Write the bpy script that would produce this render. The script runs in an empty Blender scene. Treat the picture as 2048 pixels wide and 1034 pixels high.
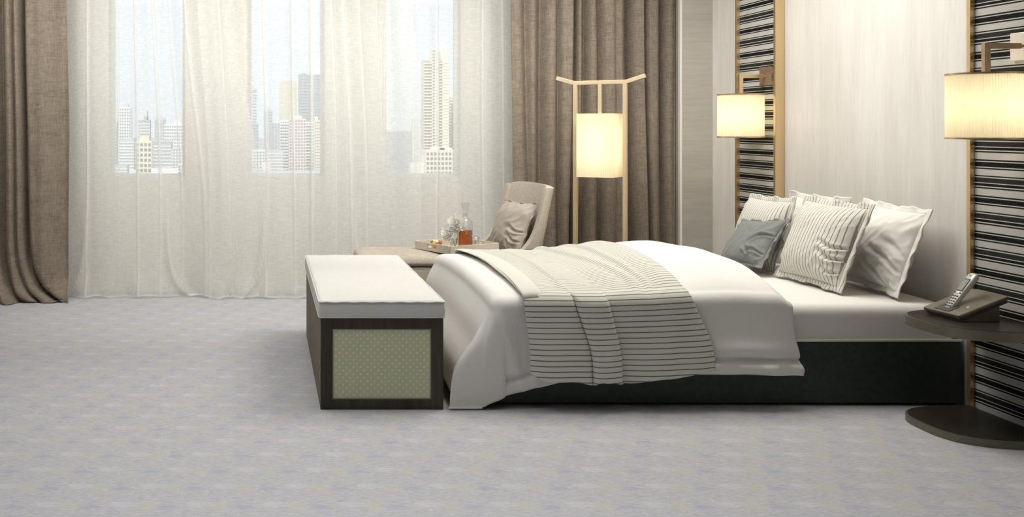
import bpy, bmesh, math, random
from mathutils import Vector, Matrix, noise
PI = math.pi
sc = bpy.context.scene
COL = sc.collection
random.seed(7)

# ------------------------------------------------------------------ camera, world, light, exposure
FPX, PX0, PY0, EYE = 1990.0, 534.0, 254.0, 1.30
cam_d = bpy.data.cameras.new('camera'); cam = bpy.data.objects.new('camera', cam_d); COL.objects.link(cam)
cam.location = (0, 0, EYE); cam.rotation_euler = (PI/2, 0, 0)
cam_d.sensor_fit = 'HORIZONTAL'; cam_d.sensor_width = 36.0; cam_d.lens = 36.0*FPX/2048.0
cam_d.shift_x = (1024.0-PX0)/2048.0; cam_d.shift_y = (PY0-517.0)/2048.0
cam_d.clip_start = 0.05; cam_d.clip_end = 9000
sc.camera = cam

world = bpy.data.worlds.new('sky'); sc.world = world; world.use_nodes = True
bg = world.node_tree.nodes['Background']
bg.inputs['Color'].default_value = (0.86, 0.91, 0.97, 1); bg.inputs['Strength'].default_value = 0.88

sun_d = bpy.data.lights.new('sun', 'SUN'); sun = bpy.data.objects.new('sun', sun_d); COL.objects.link(sun)
sun_d.energy = 2.0; sun_d.angle = 0.2; sun_d.color = (1, 0.94, 0.86)
sun.rotation_euler = (math.radians(50), 0, math.radians(-28))

def area_light(name, loc, sx, sy, power, color, spread=180, tilt=0.0):
    d = bpy.data.lights.new(name, 'AREA'); d.shape = 'RECTANGLE'; d.size = sx; d.size_y = sy
    d.energy = power; d.color = color; d.spread = math.radians(spread)
    o = bpy.data.objects.new(name, d); COL.objects.link(o); o.location = loc
    o.rotation_euler = (math.radians(tilt), 0, 0)
    return o
CEIL = 2.80
area_light('ceiling_downlight_bed', (2.0, 5.3, CEIL-0.04), 1.8, 1.5, 41, (1.0, 0.96, 0.90), 160)
area_light('ceiling_downlight_lounge', (-0.6, 4.6, CEIL-0.04), 2.2, 2.4, 17, (1.0, 0.975, 0.95), 110)
area_light('near_floor_fill_light', (0.4, 2.2, CEIL-0.04), 3.6, 1.8, 14.5, (0.98, 0.985, 1.0), 75)  # unseen fill light added to brighten the floor near the camera
area_light('curtain_fill_light', (-0.1, 5.75, CEIL-0.10), 5.4, 0.3, 60, (1.0, 0.975, 0.93), 130, 62)  # unseen light added to brighten the sheer curtains from the room side

vs = sc.view_settings
vs.view_transform = 'Standard'; vs.look = 'None'; vs.exposure = 0.30; vs.gamma = 1.0; vs.use_curve_mapping = False
sc.cycles.use_denoising = True
sc.cycles.use_adaptive_sampling = True; sc.cycles.adaptive_threshold = 0.045
sc.cycles.max_bounces = 7; sc.cycles.diffuse_bounces = 3; sc.cycles.transparent_max_bounces = 32
sc.cycles.transmission_bounces = 8; sc.cycles.caustics_reflective = False; sc.cycles.caustics_refractive = False
sc.cycles.sample_clamp_indirect = 6.0

# ------------------------------------------------------------------ helpers
def tag(o, label=None, cat=None, group=None, kind=None):
    if label: o['label'] = label
    if cat: o['category'] = cat
    if group: o['group'] = group
    if kind: o['kind'] = kind
    return o

def empty(name, loc=(0, 0, 0), rz=0.0):
    o = bpy.data.objects.new(name, None); COL.objects.link(o)
    o.location = loc; o.rotation_euler = (0, 0, rz); o.empty_display_size = 0.1
    return o

def link(name, me, mat, parent=None, smooth=False):
    if mat is not None:
        me.materials.clear(); me.materials.append(mat)
    if smooth:
        me.polygons.foreach_set('use_smooth', [True]*len(me.polygons))
    o = bpy.data.objects.new(name, me); COL.objects.link(o)
    if parent is not None: o.parent = parent
    return o

def from_bm(name, bm, mat, parent=None, smooth=False):
    bmesh.ops.recalc_face_normals(bm, faces=bm.faces)
    me = bpy.data.meshes.new(name); bm.to_mesh(me); bm.free()
    return link(name, me, mat, parent, smooth)

def bm_box(bm, x0, x1, y0, y1, z0, z1, bevel=0.0, seg=2):
    r = bmesh.ops.create_cube(bm, size=1.0)
    vsn = r['verts']
    bmesh.ops.scale(bm, vec=(x1-x0, y1-y0, z1-z0), verts=vsn)
    bmesh.ops.translate(bm, vec=((x0+x1)/2, (y0+y1)/2, (z0+z1)/2), verts=vsn)
    if bevel > 0:
        es = list({e for v in vsn for e in v.link_edges})
        bmesh.ops.bevel(bm, geom=es, offset=bevel, segments=seg, affect='EDGES', profile=0.6)

def box(name, x0, x1, y0, y1, z0, z1, mat, parent=None, bevel=0.0, seg=2, smooth=False):
    bm = bmesh.new(); bm_box(bm, x0, x1, y0, y1, z0, z1, bevel, seg)
    return from_bm(name, bm, mat, parent, smooth)

def grid(name, nu, nv, fn, mat, parent=None, uvfn=None, smooth=True, closed_u=False):
    verts = []
    for j in range(nv+1):
        for i in range(nu+(0 if closed_u else 1)):
            verts.append(fn(i/nu, j/nv))
    w = nu if closed_u else nu+1
    faces = []
    for j in range(nv):
        for i in range(nu):
            i2 = (i+1) % w if closed_u else i+1
            faces.append((j*w+i, j*w+i2, (j+1)*w+i2, (j+1)*w+i))
    me = bpy.data.meshes.new(name); me.from_pydata(verts, [], faces); me.update()
    if uvfn:
        uvl = me.uv_layers.new(name='UVMap')
        flat = []
        for j in range(nv):
            for i in range(nu):
                for (a, b) in ((i, j), (i+1, j), (i+1, j+1), (i, j+1)):
                    flat.extend(uvfn(a/nu, b/nv))
        uvl.data.foreach_set('uv', flat)
    return link(name, me, mat, parent, smooth)

def lathe(name, prof, mat, parent=None, n=32, smooth=True, center=(0, 0, 0), pleats=0, amp=0.0):
    """prof: list of (r, z)"""
    verts, faces = [], []
    for (r, z) in prof:
        for k in range(n):
            a = 2*PI*k/n
            rr = r + (amp if (pleats and k % 2) else 0)
            verts.append((center[0]+rr*math.cos(a), center[1]+rr*math.sin(a), center[2]+z))
    for j in range(len(prof)-1):
        for k in range(n):
            k2 = (k+1) % n
            faces.append((j*n+k, j*n+k2, (j+1)*n+k2, (j+1)*n+k))
    me = bpy.data.meshes.new(name); me.from_pydata(verts, [], faces); me.update()
    return link(name, me, mat, parent, smooth)

def prism(name, pts, z0, z1, mat, parent=None, bevel=0.0, smooth=False):
    bm = bmesh.new()
    vb = [bm.verts.new((x, y, z0)) for x, y in pts]
    f = bm.faces.new(vb)
    r = bmesh.ops.extrude_face_region(bm, geom=[f])
    bmesh.ops.translate(bm, vec=(0, 0, z1-z0), verts=[v for v in r['geom'] if isinstance(v, bmesh.types.BMVert)])
    if bevel > 0:
        es = [e for e in bm.edges if abs(e.verts[0].co.z-e.verts[1].co.z) < 1e-6]
        bmesh.ops.bevel(bm, geom=es, offset=bevel, segments=2, affect='EDGES')
    return from_bm(name, bm, mat, parent, smooth)

def tube(name, pts, rad, mat, parent=None, n=8, closed=False):
    pts = [Vector(p) for p in pts]; verts, faces = [], []
    m = len(pts)
    up0 = Vector((0, 0, 1))
    for i, p in enumerate(pts):
        if closed: t = pts[(i+1) % m]-pts[i-1]
        else: t = pts[min(i+1, m-1)]-pts[max(i-1, 0)]
        t.normalize()
        up = up0 if abs(t.dot(up0)) < 0.95 else Vector((1, 0, 0))
        a = t.cross(up).normalized(); b = a.cross(t)
        rr = rad(i/(m-1)) if callable(rad) else rad
        for k in range(n):
            c = 2*PI*k/n
            verts.append(p+a*rr*math.cos(c)+b*rr*math.sin(c))
    for i in range(m if closed else m-1):
        i2 = (i+1) % m
        for k in range(n):
            k2 = (k+1) % n
            faces.append((i*n+k, i*n+k2, i2*n+k2, i2*n+k))
    if not closed:
        faces.append(tuple(range(n-1, -1, -1))); faces.append(tuple((m-1)*n+k for k in range(n)))
    me = bpy.data.meshes.new(name); me.from_pydata(verts, [], faces); me.update()
    return link(name, me, mat, parent, True)

def solidify(o, t, off=0.0):
    m = o.modifiers.new('thickness', 'SOLIDIFY'); m.thickness = t; m.offset = off
    return o
def subsurf(o, l):
    m = o.modifiers.new('smooth', 'SUBSURF'); m.levels = l; m.render_levels = l
    return o
def smoothstep(a, b, x):
    t = max(0.0, min(1.0, (x-a)/(b-a))); return t*t*(3-2*t)
def interp(tab, x):
    if x <= tab[0][0]: return tab[0][1]
    for (a, va), (b, vb) in zip(tab, tab[1:]):
        if x <= b:
            t = (x-a)/(b-a); t = t*t*(3-2*t); return va+(vb-va)*t
    return tab[-1][1]
def lerp_tab(tab, x):
    if x <= tab[0][0]: return tab[0][1]
    for (a, va), (b, vb) in zip(tab, tab[1:]):
        if x <= b: return va+(vb-va)*(x-a)/(b-a)
    return tab[-1][1]
def nz(x, y=0.0, z=0.0): return noise.noise(Vector((x, y, z)))

# ------------------------------------------------------------------ materials
class NT:
    def __init__(self, name):
        self.m = bpy.data.materials.new(name); self.m.use_nodes = True
        self.t = self.m.node_tree; self.t.nodes.clear()
        self.out = self.n('ShaderNodeOutputMaterial')
    def n(self, typ, **kw):
        nd = self.t.nodes.new(typ)
        for k, v in kw.items(): setattr(nd, k, v)
        return nd
    def l(self, a, b): self.t.links.new(a, b)
    def coords(self, scale=(1, 1, 1), kind='Object'):
        tc = self.n('ShaderNodeTexCoord'); mp = self.n('ShaderNodeMapping')
        mp.inputs['Scale'].default_value = scale
        self.l(tc.outputs[kind], mp.inputs['Vector']); return mp.outputs['Vector']
    def noise(self, vec, scale=5.0, detail=3.0, rough=0.55):
        nd = self.n('ShaderNodeTexNoise'); nd.inputs['Scale'].default_value = scale
        nd.inputs['Detail'].default_value = detail; nd.inputs['Roughness'].default_value = rough
        if vec is not None: self.l(vec, nd.inputs['Vector'])
        return nd.outputs['Fac']
    def ramp(self, fac, stops, interp='LINEAR'):
        r = self.n('ShaderNodeValToRGB'); cr = r.color_ramp; cr.interpolation = interp
        while len(cr.elements) > 1: cr.elements.remove(cr.elements[-1])
        cr.elements[0].position = stops[0][0]; cr.elements[0].color = (*stops[0][1], 1)
        for p, c in stops[1:]:
            e = cr.elements.new(p); e.color = (*c, 1)
        self.l(fac, r.inputs['Fac']); return r.outputs['Color']
    def math(self, op, a, b=None, c=None):
        nd = self.n('ShaderNodeMath', operation=op)
        for i, v in enumerate((a, b, c)):
            if v is None: continue
            if isinstance(v, (int, float)): nd.inputs[i].default_value = v
            else: self.l(v, nd.inputs[i])
        return nd.outputs[0]
    def mix(self, fac, a, b, blend='MIX'):
        nd = self.n('ShaderNodeMix', data_type='RGBA', blend_type=blend)
        for s, v in ((nd.inputs[0], fac), (nd.inputs[6], a), (nd.inputs[7], b)):
            if isinstance(v, (int, float)): s.default_value = v
            elif isinstance(v, tuple): s.default_value = (*v, 1)
            else: self.l(v, s)
        return nd.outputs[2]
    def bump(self, h, strength=0.2, dist=0.01):
        b = self.n('ShaderNodeBump'); b.inputs['Strength'].default_value = strength; b.inputs['Distance'].default_value = dist
        self.l(h, b.inputs['Height']); return b.outputs['Normal']
    def pbr(self, color, rough=0.6, metal=0.0, normal=None, spec=0.5, sheen=0.0):
        p = self.n('ShaderNodeBsdfPrincipled')
        if isinstance(color, tuple): p.inputs['Base Color'].default_value = (*color, 1)
        else: self.l(color, p.inputs['Base Color'])
        p.inputs['Roughness'].default_value = rough; p.inputs['Metallic'].default_value = metal
        p.inputs['Specular IOR Level'].default_value = spec
        if sheen: p.inputs['Sheen Weight'].default_value = sheen
        if normal is not None: self.l(normal, p.inputs['Normal'])
        return p.outputs['BSDF']
    def done(self, shader): self.l(shader, self.out.inputs['Surface']); return self.m

def fabric(name, c, var=0.12, weave=420, bump=0.25, rough=0.9, sheen=0.0, mottled=3.0):
    t = NT(name)
    v = t.coords()
    a = t.noise(t.coords((1, 1, 0.12)), weave, 2); b = t.noise(t.coords((0.12, 0.12, 1)), weave, 2)
    w = t.math('ADD', a, b); w = t.math('MULTIPLY', w, 0.5)
    big = t.noise(v, mottled, 3)
    dk = tuple(x*(1-var) for x in c); lt = tuple(min(1, x*(1+var)) for x in c)
    col = t.ramp(w, [(0.35, dk), (0.65, lt)])
    col = t.mix(0.25, col, t.ramp(big, [(0.3, dk), (0.7, lt)]))
    return t.done(t.pbr(col, rough, 0, t.bump(w, bump, 0.002), 0.2, sheen))

def simple(name, c, rough=0.5, metal=0.0, var=0.06, scale=12, spec=0.5, stretch=(1, 1, 1)):
    t = NT(name)
    f = t.noise(t.coords(stretch), scale, 3)
    col = t.ramp(f, [(0.3, tuple(x*(1-var) for x in c)), (0.7, tuple(min(1, x*(1+var)) for x in c))])
    return t.done(t.pbr(col, rough, metal, None, spec))

def wood(name, dark, light, axis='Z', scale=6, rough=0.45, bump=0.1, stretch=14, spec=0.4):
    t = NT(name)
    s = {'X': (1/stretch, 1, 1), 'Y': (1, 1/stretch, 1), 'Z': (1, 1, 1/stretch)}[axis]
    v = t.coords(s)
    n1 = t.noise(v, scale, 5, 0.6); n2 = t.noise(v, scale*7, 3, 0.6)
    w = t.math('ADD', t.math('MULTIPLY', n1, 0.6), t.math('MULTIPLY', n2, 0.4))
    mid = tuple((a+b)/2 for a, b in zip(dark, light))
    col = t.ramp(w, [(0.36, dark), (0.5, mid), (0.62, light)])
    return t.done(t.pbr(col, rough, 0, t.bump(w, bump, 0.004), spec))

def uv_stripes(name, base, line, period, width, wave=0.0, axis='V', rough=0.9, base2=None):
    t = NT(name)
    tc = t.n('ShaderNodeTexCoord'); sp = t.n('ShaderNodeSeparateXYZ'); t.l(tc.outputs['UV'], sp.inputs[0])
    c = sp.outputs['Y' if axis == 'V' else 'X']
    f = t.math('FRACT', t.math('DIVIDE', c, period))
    d = t.math('ABSOLUTE', t.math('SUBTRACT', f, 0.5))
    k = t.math('LESS_THAN', d, width/period/2)
    weave = t.noise(t.coords((1, 1, 1)), 500, 2)
    colb = t.ramp(weave, [(0.3, tuple(x*0.93 for x in base)), (0.7, base)])
    col = t.mix(k, colb, line)
    return t.done(t.pbr(col, rough, 0, t.bump(t.math('ADD', weave, t.math('MULTIPLY', k, -0.6)), 0.25, 0.002), 0.2))

M = {}
M['white_wood'] = wood('bleached_wood_panel', (0.73, 0.705, 0.655), (0.82, 0.80, 0.76), 'Z', 8, 0.5, 0.12, 9)
M['grey_wood'] = wood('grey_wood_panel', (0.37, 0.345, 0.30), (0.45, 0.425, 0.375), 'X', 10, 0.5, 0.1, 14)
M['plaster'] = simple('plaster', (0.74, 0.72, 0.66), 0.85, 0, 0.03, 3, 0.2)
M['ceiling'] = simple('ceiling_paint', (0.85, 0.84, 0.81), 0.9, 0, 0.02, 3, 0.2)
M['brass'] = simple('satin_brass', (0.74, 0.56, 0.33), 0.36, 0.9, 0.05, 30, 0.5, (1, 1, 0.05))
M['champagne'] = simple('champagne_metal', (0.70, 0.57, 0.38), 0.42, 0.55, 0.05, 30, 0.5, (1, 1, 0.05))
M['bronze'] = simple('bronze_metal', (0.46, 0.33, 0.23), 0.38, 0.7, 0.06, 30, 0.5)
M['plate'] = simple('satin_nickel_plate', (0.82, 0.72, 0.62), 0.3, 0.6, 0.04, 20)
M['dark_wood'] = wood('dark_stained_wood', (0.026, 0.021, 0.013), (0.062, 0.050, 0.032), 'Z', 10, 0.42, 0.1, 12)
M['side_wood'] = wood('walnut_side_wood', (0.085, 0.060, 0.030), (0.18, 0.13, 0.07), 'Y', 8, 0.62, 0.08, 12)
M['bed_frame'] = simple('dark_green_black_leather', (0.030, 0.040, 0.034), 0.5, 0, 0.15, 40, 0.35)
M['bed_highlight'] = simple('frame_edge_highlight', (0.78, 0.76, 0.70), 0.4, 0.2, 0.04, 20)  # pale colour stands in for the highlight on the frame's top edge
M['sheet'] = fabric('white_cotton_sheet', (0.80, 0.785, 0.745), 0.02, 500, 0.08, 0.85)
M['duvet'] = fabric('white_linen_duvet', (0.78, 0.765, 0.73), 0.035, 380, 0.15, 0.9)
M['pillow_white'] = fabric('white_pillow_cotton', (0.82, 0.80, 0.755), 0.03, 420, 0.12, 0.85)
M['pillow_grey'] = fabric('slate_grey_cotton', (0.235, 0.245, 0.235), 0.12, 420, 0.2, 0.85)
M['pillow_taupe'] = fabric('taupe_satin_cotton', (0.39, 0.345, 0.295), 0.06, 420, 0.12, 0.55)
M['bench_cushion'] = fabric('off_white_upholstery', (0.69, 0.685, 0.65), 0.05, 380, 0.2, 0.9)
M['upholstery'] = fabric('greige_woven_upholstery', (0.46, 0.41, 0.34), 0.22, 260, 0.35, 0.95)
M['curtain'] = fabric('taupe_linen_curtain', (0.205, 0.170, 0.132), 0.34, 150, 0.5, 0.9, 0.0, 9)
M['throw'] = uv_stripes('striped_throw_fabric', (0.70, 0.695, 0.62), (0.17, 0.165, 0.13), 0.0245, 0.0047)
M['pillow_stripe'] = uv_stripes('striped_pillow_fabric', (0.76, 0.74, 0.68), (0.30, 0.285, 0.235), 0.0245, 0.0050, 0, 'U')
M['table_dark'] = wood('dark_brown_tabletop', (0.020, 0.015, 0.011), (0.036, 0.028, 0.021), 'Y', 7, 0.3, 0.04, 12)
M['table_edge'] = simple('olive_bronze_edge', (0.20, 0.185, 0.135), 0.36, 0.55, 0.06, 20)
M['phone_base'] = simple('bronze_grey_plastic', (0.20, 0.175, 0.135), 0.38, 0.35, 0.05, 30)
M['phone_dark'] = simple('dark_plastic', (0.06, 0.058, 0.05), 0.35, 0, 0.05, 30)
M['phone_silver'] = simple('silver_plastic', (0.66, 0.66, 0.62), 0.35, 0.2, 0.03, 30)
M['phone_screen'] = simple('grey_lcd', (0.36, 0.37, 0.34), 0.2, 0, 0.04, 30)
M['phone_key'] = simple('dark_key_rubber', (0.07, 0.07, 0.065), 0.5, 0, 0.08, 30)
M['tray'] = wood('pale_lacquer_tray', (0.56, 0.50, 0.41), (0.66, 0.60, 0.51), 'X', 12, 0.35, 0.04, 10)
M['napkin'] = fabric('white_napkin', (0.88, 0.87, 0.84), 0.02, 300, 0.1)
def t_petal():
    t = NT('white_petal'); f = t.noise(t.coords(), 60, 2)
    col = t.ramp(f, [(0.3, (0.90, 0.89, 0.84)), (0.7, (0.95, 0.94, 0.91))])
    a = t.n('ShaderNodeBsdfDiffuse'); b = t.n('ShaderNodeBsdfTranslucent'); t.l(col, a.inputs[0]); t.l(col, b.inputs[0])
    mx = t.n('ShaderNodeMixShader'); mx.inputs[0].default_value = 0.3; t.l(a.outputs[0], mx.inputs[1]); t.l(b.outputs[0], mx.inputs[2])
    return t.done(mx.outputs[0])
M['petal'] = t_petal()
M['stem'] = simple('green_stem', (0.10, 0.16, 0.05), 0.6, 0, 0.1, 20)
M['fruit'] = simple('yellow_orange_fruit', (0.85, 0.55, 0.20), 0.5, 0, 0.35, 25)
M['ice'] = simple('pale_yellow_petal', (0.90, 0.78, 0.45), 0.5, 0, 0.1, 25)

def t_carpet():
    t = NT('lavender_grey_carpet')
    tc = t.n('ShaderNodeTexCoord'); sp = t.n('ShaderNodeSeparateXYZ'); t.l(tc.outputs['Object'], sp.inputs[0])
    TX, TY = 0.262, 0.175
    ry = t.math('DIVIDE', sp.outputs['Y'], TY); row = t.math('FLOOR', ry)
    fy = t.math('SUBTRACT', ry, row)
    rx = t.math('ADD', t.math('DIVIDE', sp.outputs['X'], TX), t.math('MULTIPLY', row, 0.69))
    fx = t.math('FRACT', rx)
    # repeat unit coordinates, gently warped so edges are not straight
    wv = t.n('ShaderNodeCombineXYZ'); t.l(t.math('MULTIPLY', fx, TX), wv.inputs[0]); t.l(t.math('MULTIPLY', fy, TY), wv.inputs[1])
    vec = wv.outputs[0]
    def st(sx, sy, loc):
        mp = t.n('ShaderNodeMapping'); mp.inputs['Scale'].default_value = (sx, sy, 1); mp.inputs['Location'].default_value = loc
        t.l(vec, mp.inputs['Vector']); return mp.outputs['Vector']
    def stw(sx, sy, loc):
        mp = t.n('ShaderNodeMapping'); mp.inputs['Scale'].default_value = (sx, sy, 1); mp.inputs['Location'].default_value = loc
        t.l(tc.outputs['Object'], mp.inputs['Vector']); return mp.outputs['Vector']
    fine = t.noise(stw(17, 52, (0, 0, 0)), 2.6, 4, 0.65)
    streak = t.noise(st(11, 46, (3, 1, 0)), 2.0, 4, 0.65)
    hue = t.noise(stw(7, 30, (7, 2, 0)), 2.2, 3, 0.6)
    base = t.ramp(fine, [(0.33, (0.24, 0.25, 0.33)), (0.41, (0.44, 0.445, 0.48)), (0.55, (0.515, 0.52, 0.535)), (0.66, (0.72, 0.72, 0.72))])
    base = t.mix(0.40, base, t.ramp(streak, [(0.34, (0.27, 0.28, 0.37)), (0.44, (0.48, 0.485, 0.51)), (0.55, (0.53, 0.53, 0.54)), (0.66, (0.74, 0.74, 0.75))]))
    base = t.mix(0.30, base, t.ramp(hue, [(0.34, (0.30, 0.34, 0.60)), (0.45, (0.50, 0.505, 0.53)), (0.57, (0.52, 0.52, 0.52)), (0.68, (0.62, 0.45, 0.46))]))
    def blob(cx, cy, rx_, ry_, seed):
        wob = t.noise(st(10, 30, (seed, seed, 0)), 2.0, 3)
        dx = t.math('DIVIDE', t.math('SUBTRACT', fx, cx), rx_); dy = t.math('DIVIDE', t.math('SUBTRACT', fy, cy), ry_)
        d2 = t.math('ADD', t.math('MULTIPLY', dx, dx), t.math('MULTIPLY', dy, dy))
        d2 = t.math('ADD', d2, t.math('MULTIPLY', t.math('SUBTRACT', wob, 0.5), 3.5))
        nd = t.n('ShaderNodeMapRange'); nd.inputs[1].default_value = 0.0; nd.inputs[2].default_value = 1.1
        nd.inputs[3].default_value = 1.0; nd.inputs[4].default_value = 0.0; t.l(d2, nd.inputs[0]); return nd.outputs[0]
    base = t.mix(t.math('MULTIPLY', blob(0.5, 0.5, 0.15, 0.28, 2), 0.62), base, (0.56, 0.55, 0.43))
    base = t.mix(t.math('MULTIPLY', blob(0.82, 0.45, 0.15, 0.17, 5), 0.52), base, (0.34, 0.37, 0.53))
    base = t.mix(t.math('MULTIPLY', blob(0.22, 0.60, 0.20, 0.18, 9), 0.50), base, (0.66, 0.66, 0.68))
    pile = t.noise(t.coords(), 900, 2)
    base = t.mix(0.15, base, t.ramp(pile, [(0.3, (0.42, 0.42, 0.44)), (0.7, (0.62, 0.62, 0.63))]))
    base = t.mix(1.0, base, (0.945, 0.94, 0.94), 'MULTIPLY')
    return t.done(t.pbr(base, 0.95, 0, t.bump(t.math('ADD', pile, fine), 0.35, 0.004), 0.1, 0.0))
M['carpet'] = t_carpet()

def t_band():
    """woven black and light banded textile, repeat 0.162 m down the wall"""
    t = NT('banded_textile')
    tc = t.n('ShaderNodeTexCoord'); sp = t.n('ShaderNodeSeparateXYZ'); t.l(tc.outputs['Object'], sp.inputs[0])
    f = t.math('FRACT', t.math('DIVIDE', t.math('SUBTRACT', 1.1545+0.162*20, sp.outputs['Z']), 0.162))
    lt, bk, ch = (0.58, 0.57, 0.53), (0.008, 0.008, 0.008), (0.030, 0.028, 0.027)
    seq = [(0, bk), (.041, lt), (.07, bk), (.2, lt), (.23, bk), (.266, lt), (.439, bk), (.473, lt), (.505, ch), (.639, lt), (.663, bk), (.737, lt), (.766, bk), (.805, lt)]
    col = t.ramp(f, seq, 'CONSTANT')
    sl = t.noise(t.coords(), 330, 2, 0.6)
    col = t.mix(0.85, col, t.ramp(sl, [(0.3, (0.72, 0.72, 0.72)), (0.62, (1, 1, 1))]), 'MULTIPLY')
    sp2 = t.math('GREATER_THAN', sl, 0.66)
    col = t.mix(t.math('MULTIPLY', sp2, 0.35), col, (0.30, 0.29, 0.27))
    return t.done(t.pbr(col, 0.9, 0, t.bump(sl, 0.3, 0.002), 0.15))
M['band'] = t_band()

def t_dots():
    t = NT('dotted_green_fabric')
    tc = t.n('ShaderNodeTexCoord'); sp = t.n('ShaderNodeSeparateXYZ'); t.l(tc.outputs['Object'], sp.inputs[0])
    P = 0.0325
    def lat(ox):
        fx = t.math('SUBTRACT', t.math('FRACT', t.math('DIVIDE', t.math('ADD', sp.outputs['X'], ox+10*P), P)), 0.5)
        fz = t.math('SUBTRACT', t.math('FRACT', t.math('DIVIDE', t.math('ADD', sp.outputs['Z'], ox+10*P), P)), 0.5)
        d = t.math('ADD', t.math('MULTIPLY', fx, fx), t.math('MULTIPLY', fz, fz))
        return t.math('LESS_THAN', d, 0.0125)
    dots = t.math('MAXIMUM', lat(0.0), lat(P/2))
    w = t.noise(t.coords((1, 1, 1)), 450, 2)
    base = t.ramp(w, [(0.3, (0.58, 0.61, 0.41)), (0.7, (0.66, 0.69, 0.48))])
    col = t.mix(dots, base, (0.88, 0.87, 0.68))
    return t.done(t.pbr(col, 0.85, 0, t.bump(w, 0.2, 0.002), 0.2))
M['dots'] = t_dots()

def t_sheer():
    t = NT('sheer_voile')
    w = t.noise(t.coords((0.05, 0.3, 1)), 240, 3, 0.6)       # horizontal slub threads
    w2 = t.noise(t.coords((1, 0.3, 0.1)), 200, 2, 0.6)
    f = t.math('ADD', t.math('MULTIPLY', w, 0.7), t.math('MULTIPLY', w2, 0.3))
    op = t.n('ShaderNodeMapRange'); op.inputs[1].default_value = 0.35; op.inputs[2].default_value = 0.65
    op.inputs[3].default_value = 0.36; op.inputs[4].default_value = 0.45; t.l(f, op.inputs[0])
    at = t.n('ShaderNodeAttribute', attribute_name='cloth_highlight_density')     # denser cloth paints in the light caught on fold ridges
    opf = t.math('ADD', op.outputs[0], t.math('MULTIPLY', at.outputs['Fac'], 0.42)); opf = t.math('MINIMUM', opf, 0.97)
    col = t.ramp(f, [(0.3, (0.80, 0.80, 0.765)), (0.7, (0.90, 0.90, 0.87))])
    dif = t.n('ShaderNodeBsdfDiffuse'); t.l(col, dif.inputs[0])
    trl = t.n('ShaderNodeBsdfTranslucent'); t.l(col, trl.inputs[0])
    mx = t.n('ShaderNodeMixShader'); mx.inputs[0].default_value = 0.42; t.l(dif.outputs[0], mx.inputs[1]); t.l(trl.outputs[0], mx.inputs[2])
    tr = t.n('ShaderNodeBsdfTransparent')
    m2 = t.n('ShaderNodeMixShader'); t.l(opf, m2.inputs[0]); t.l(tr.outputs[0], m2.inputs[1]); t.l(mx.outputs[0], m2.inputs[2])
    return t.done(m2.outputs[0])
M['sheer'] = t_sheer()

def t_shade():
    t = NT('pleated_lamp_shade_fabric')
    f = t.noise(t.coords((1, 1, 0.05)), 200, 2)
    col = t.ramp(f, [(0.3, (0.95, 0.875, 0.65)), (0.7, (1.0, 0.93, 0.73))])
    dif = t.n('ShaderNodeBsdfDiffuse'); t.l(col, dif.inputs[0])
    trl = t.n('ShaderNodeBsdfTranslucent'); t.l(col, trl.inputs[0])
    mx = t.n('ShaderNodeMixShader'); mx.inputs[0].default_value = 0.62; t.l(dif.outputs[0], mx.inputs[1]); t.l(trl.outputs[0], mx.inputs[2])
    return t.done(mx.outputs[0])
M['shade'] = t_shade()

def t_pane():
    t = NT('window_glass')
    f = t.noise(t.coords(), 2, 2)
    tr = t.n('ShaderNodeBsdfTransparent'); t.l(t.ramp(f, [(0.3, (0.95, 0.97, 0.98)), (0.7, (0.97, 0.98, 0.985))]), tr.inputs[0])
    gl = t.n('ShaderNodeBsdfGlossy'); gl.inputs['Roughness'].default_value = 0.02
    mx = t.n('ShaderNodeMixShader'); mx.inputs[0].default_value = 0.006
    t.l(tr.outputs[0], mx.inputs[1]); t.l(gl.outputs[0], mx.inputs[2]); return t.done(mx.outputs[0])
M['pane'] = t_pane()

def t_glass(name, c=(0.95, 0.96, 0.95), gloss=0.14, rough=0.03):
    t = NT(name)
    f = t.noise(t.coords(), 60, 2)
    lw = t.n('ShaderNodeLayerWeight'); lw.inputs['Blend'].default_value = 0.5
    fr = t.math('MULTIPLY', t.math('POWER', lw.outputs['Facing'], 2.2), 0.6)
    tr = t.n('ShaderNodeBsdfTransparent'); t.l(t.ramp(f, [(0.3, tuple(x*0.97 for x in c)), (0.7, c)]), tr.inputs[0])
    gl = t.n('ShaderNodeBsdfGlossy'); gl.inputs['Roughness'].default_value = rough
    mx = t.n('ShaderNodeMixShader'); t.l(t.math('ADD', fr, gloss*0.3), mx.inputs[0])
    t.l(tr.outputs[0], mx.inputs[1]); t.l(gl.outputs[0], mx.inputs[2]); return t.done(mx.outputs[0])
M['glass'] = t_glass('clear_glass', (0.95, 0.96, 0.95), 0.10)
M['whisky'] = t_glass('amber_liquor', (0.80, 0.40, 0.10), 0.02)
M['amber_glass'] = t_glass('amber_glass', (0.93, 0.70, 0.42), 0.05)

# ------------------------------------------------------------------ room shell
XW = 3.26            # white panelled wall plane
DW = 7.85            # window wall plane
DP = 7.28            # face of the corner pier
XL, YB = -3.4, -1.6

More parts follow.
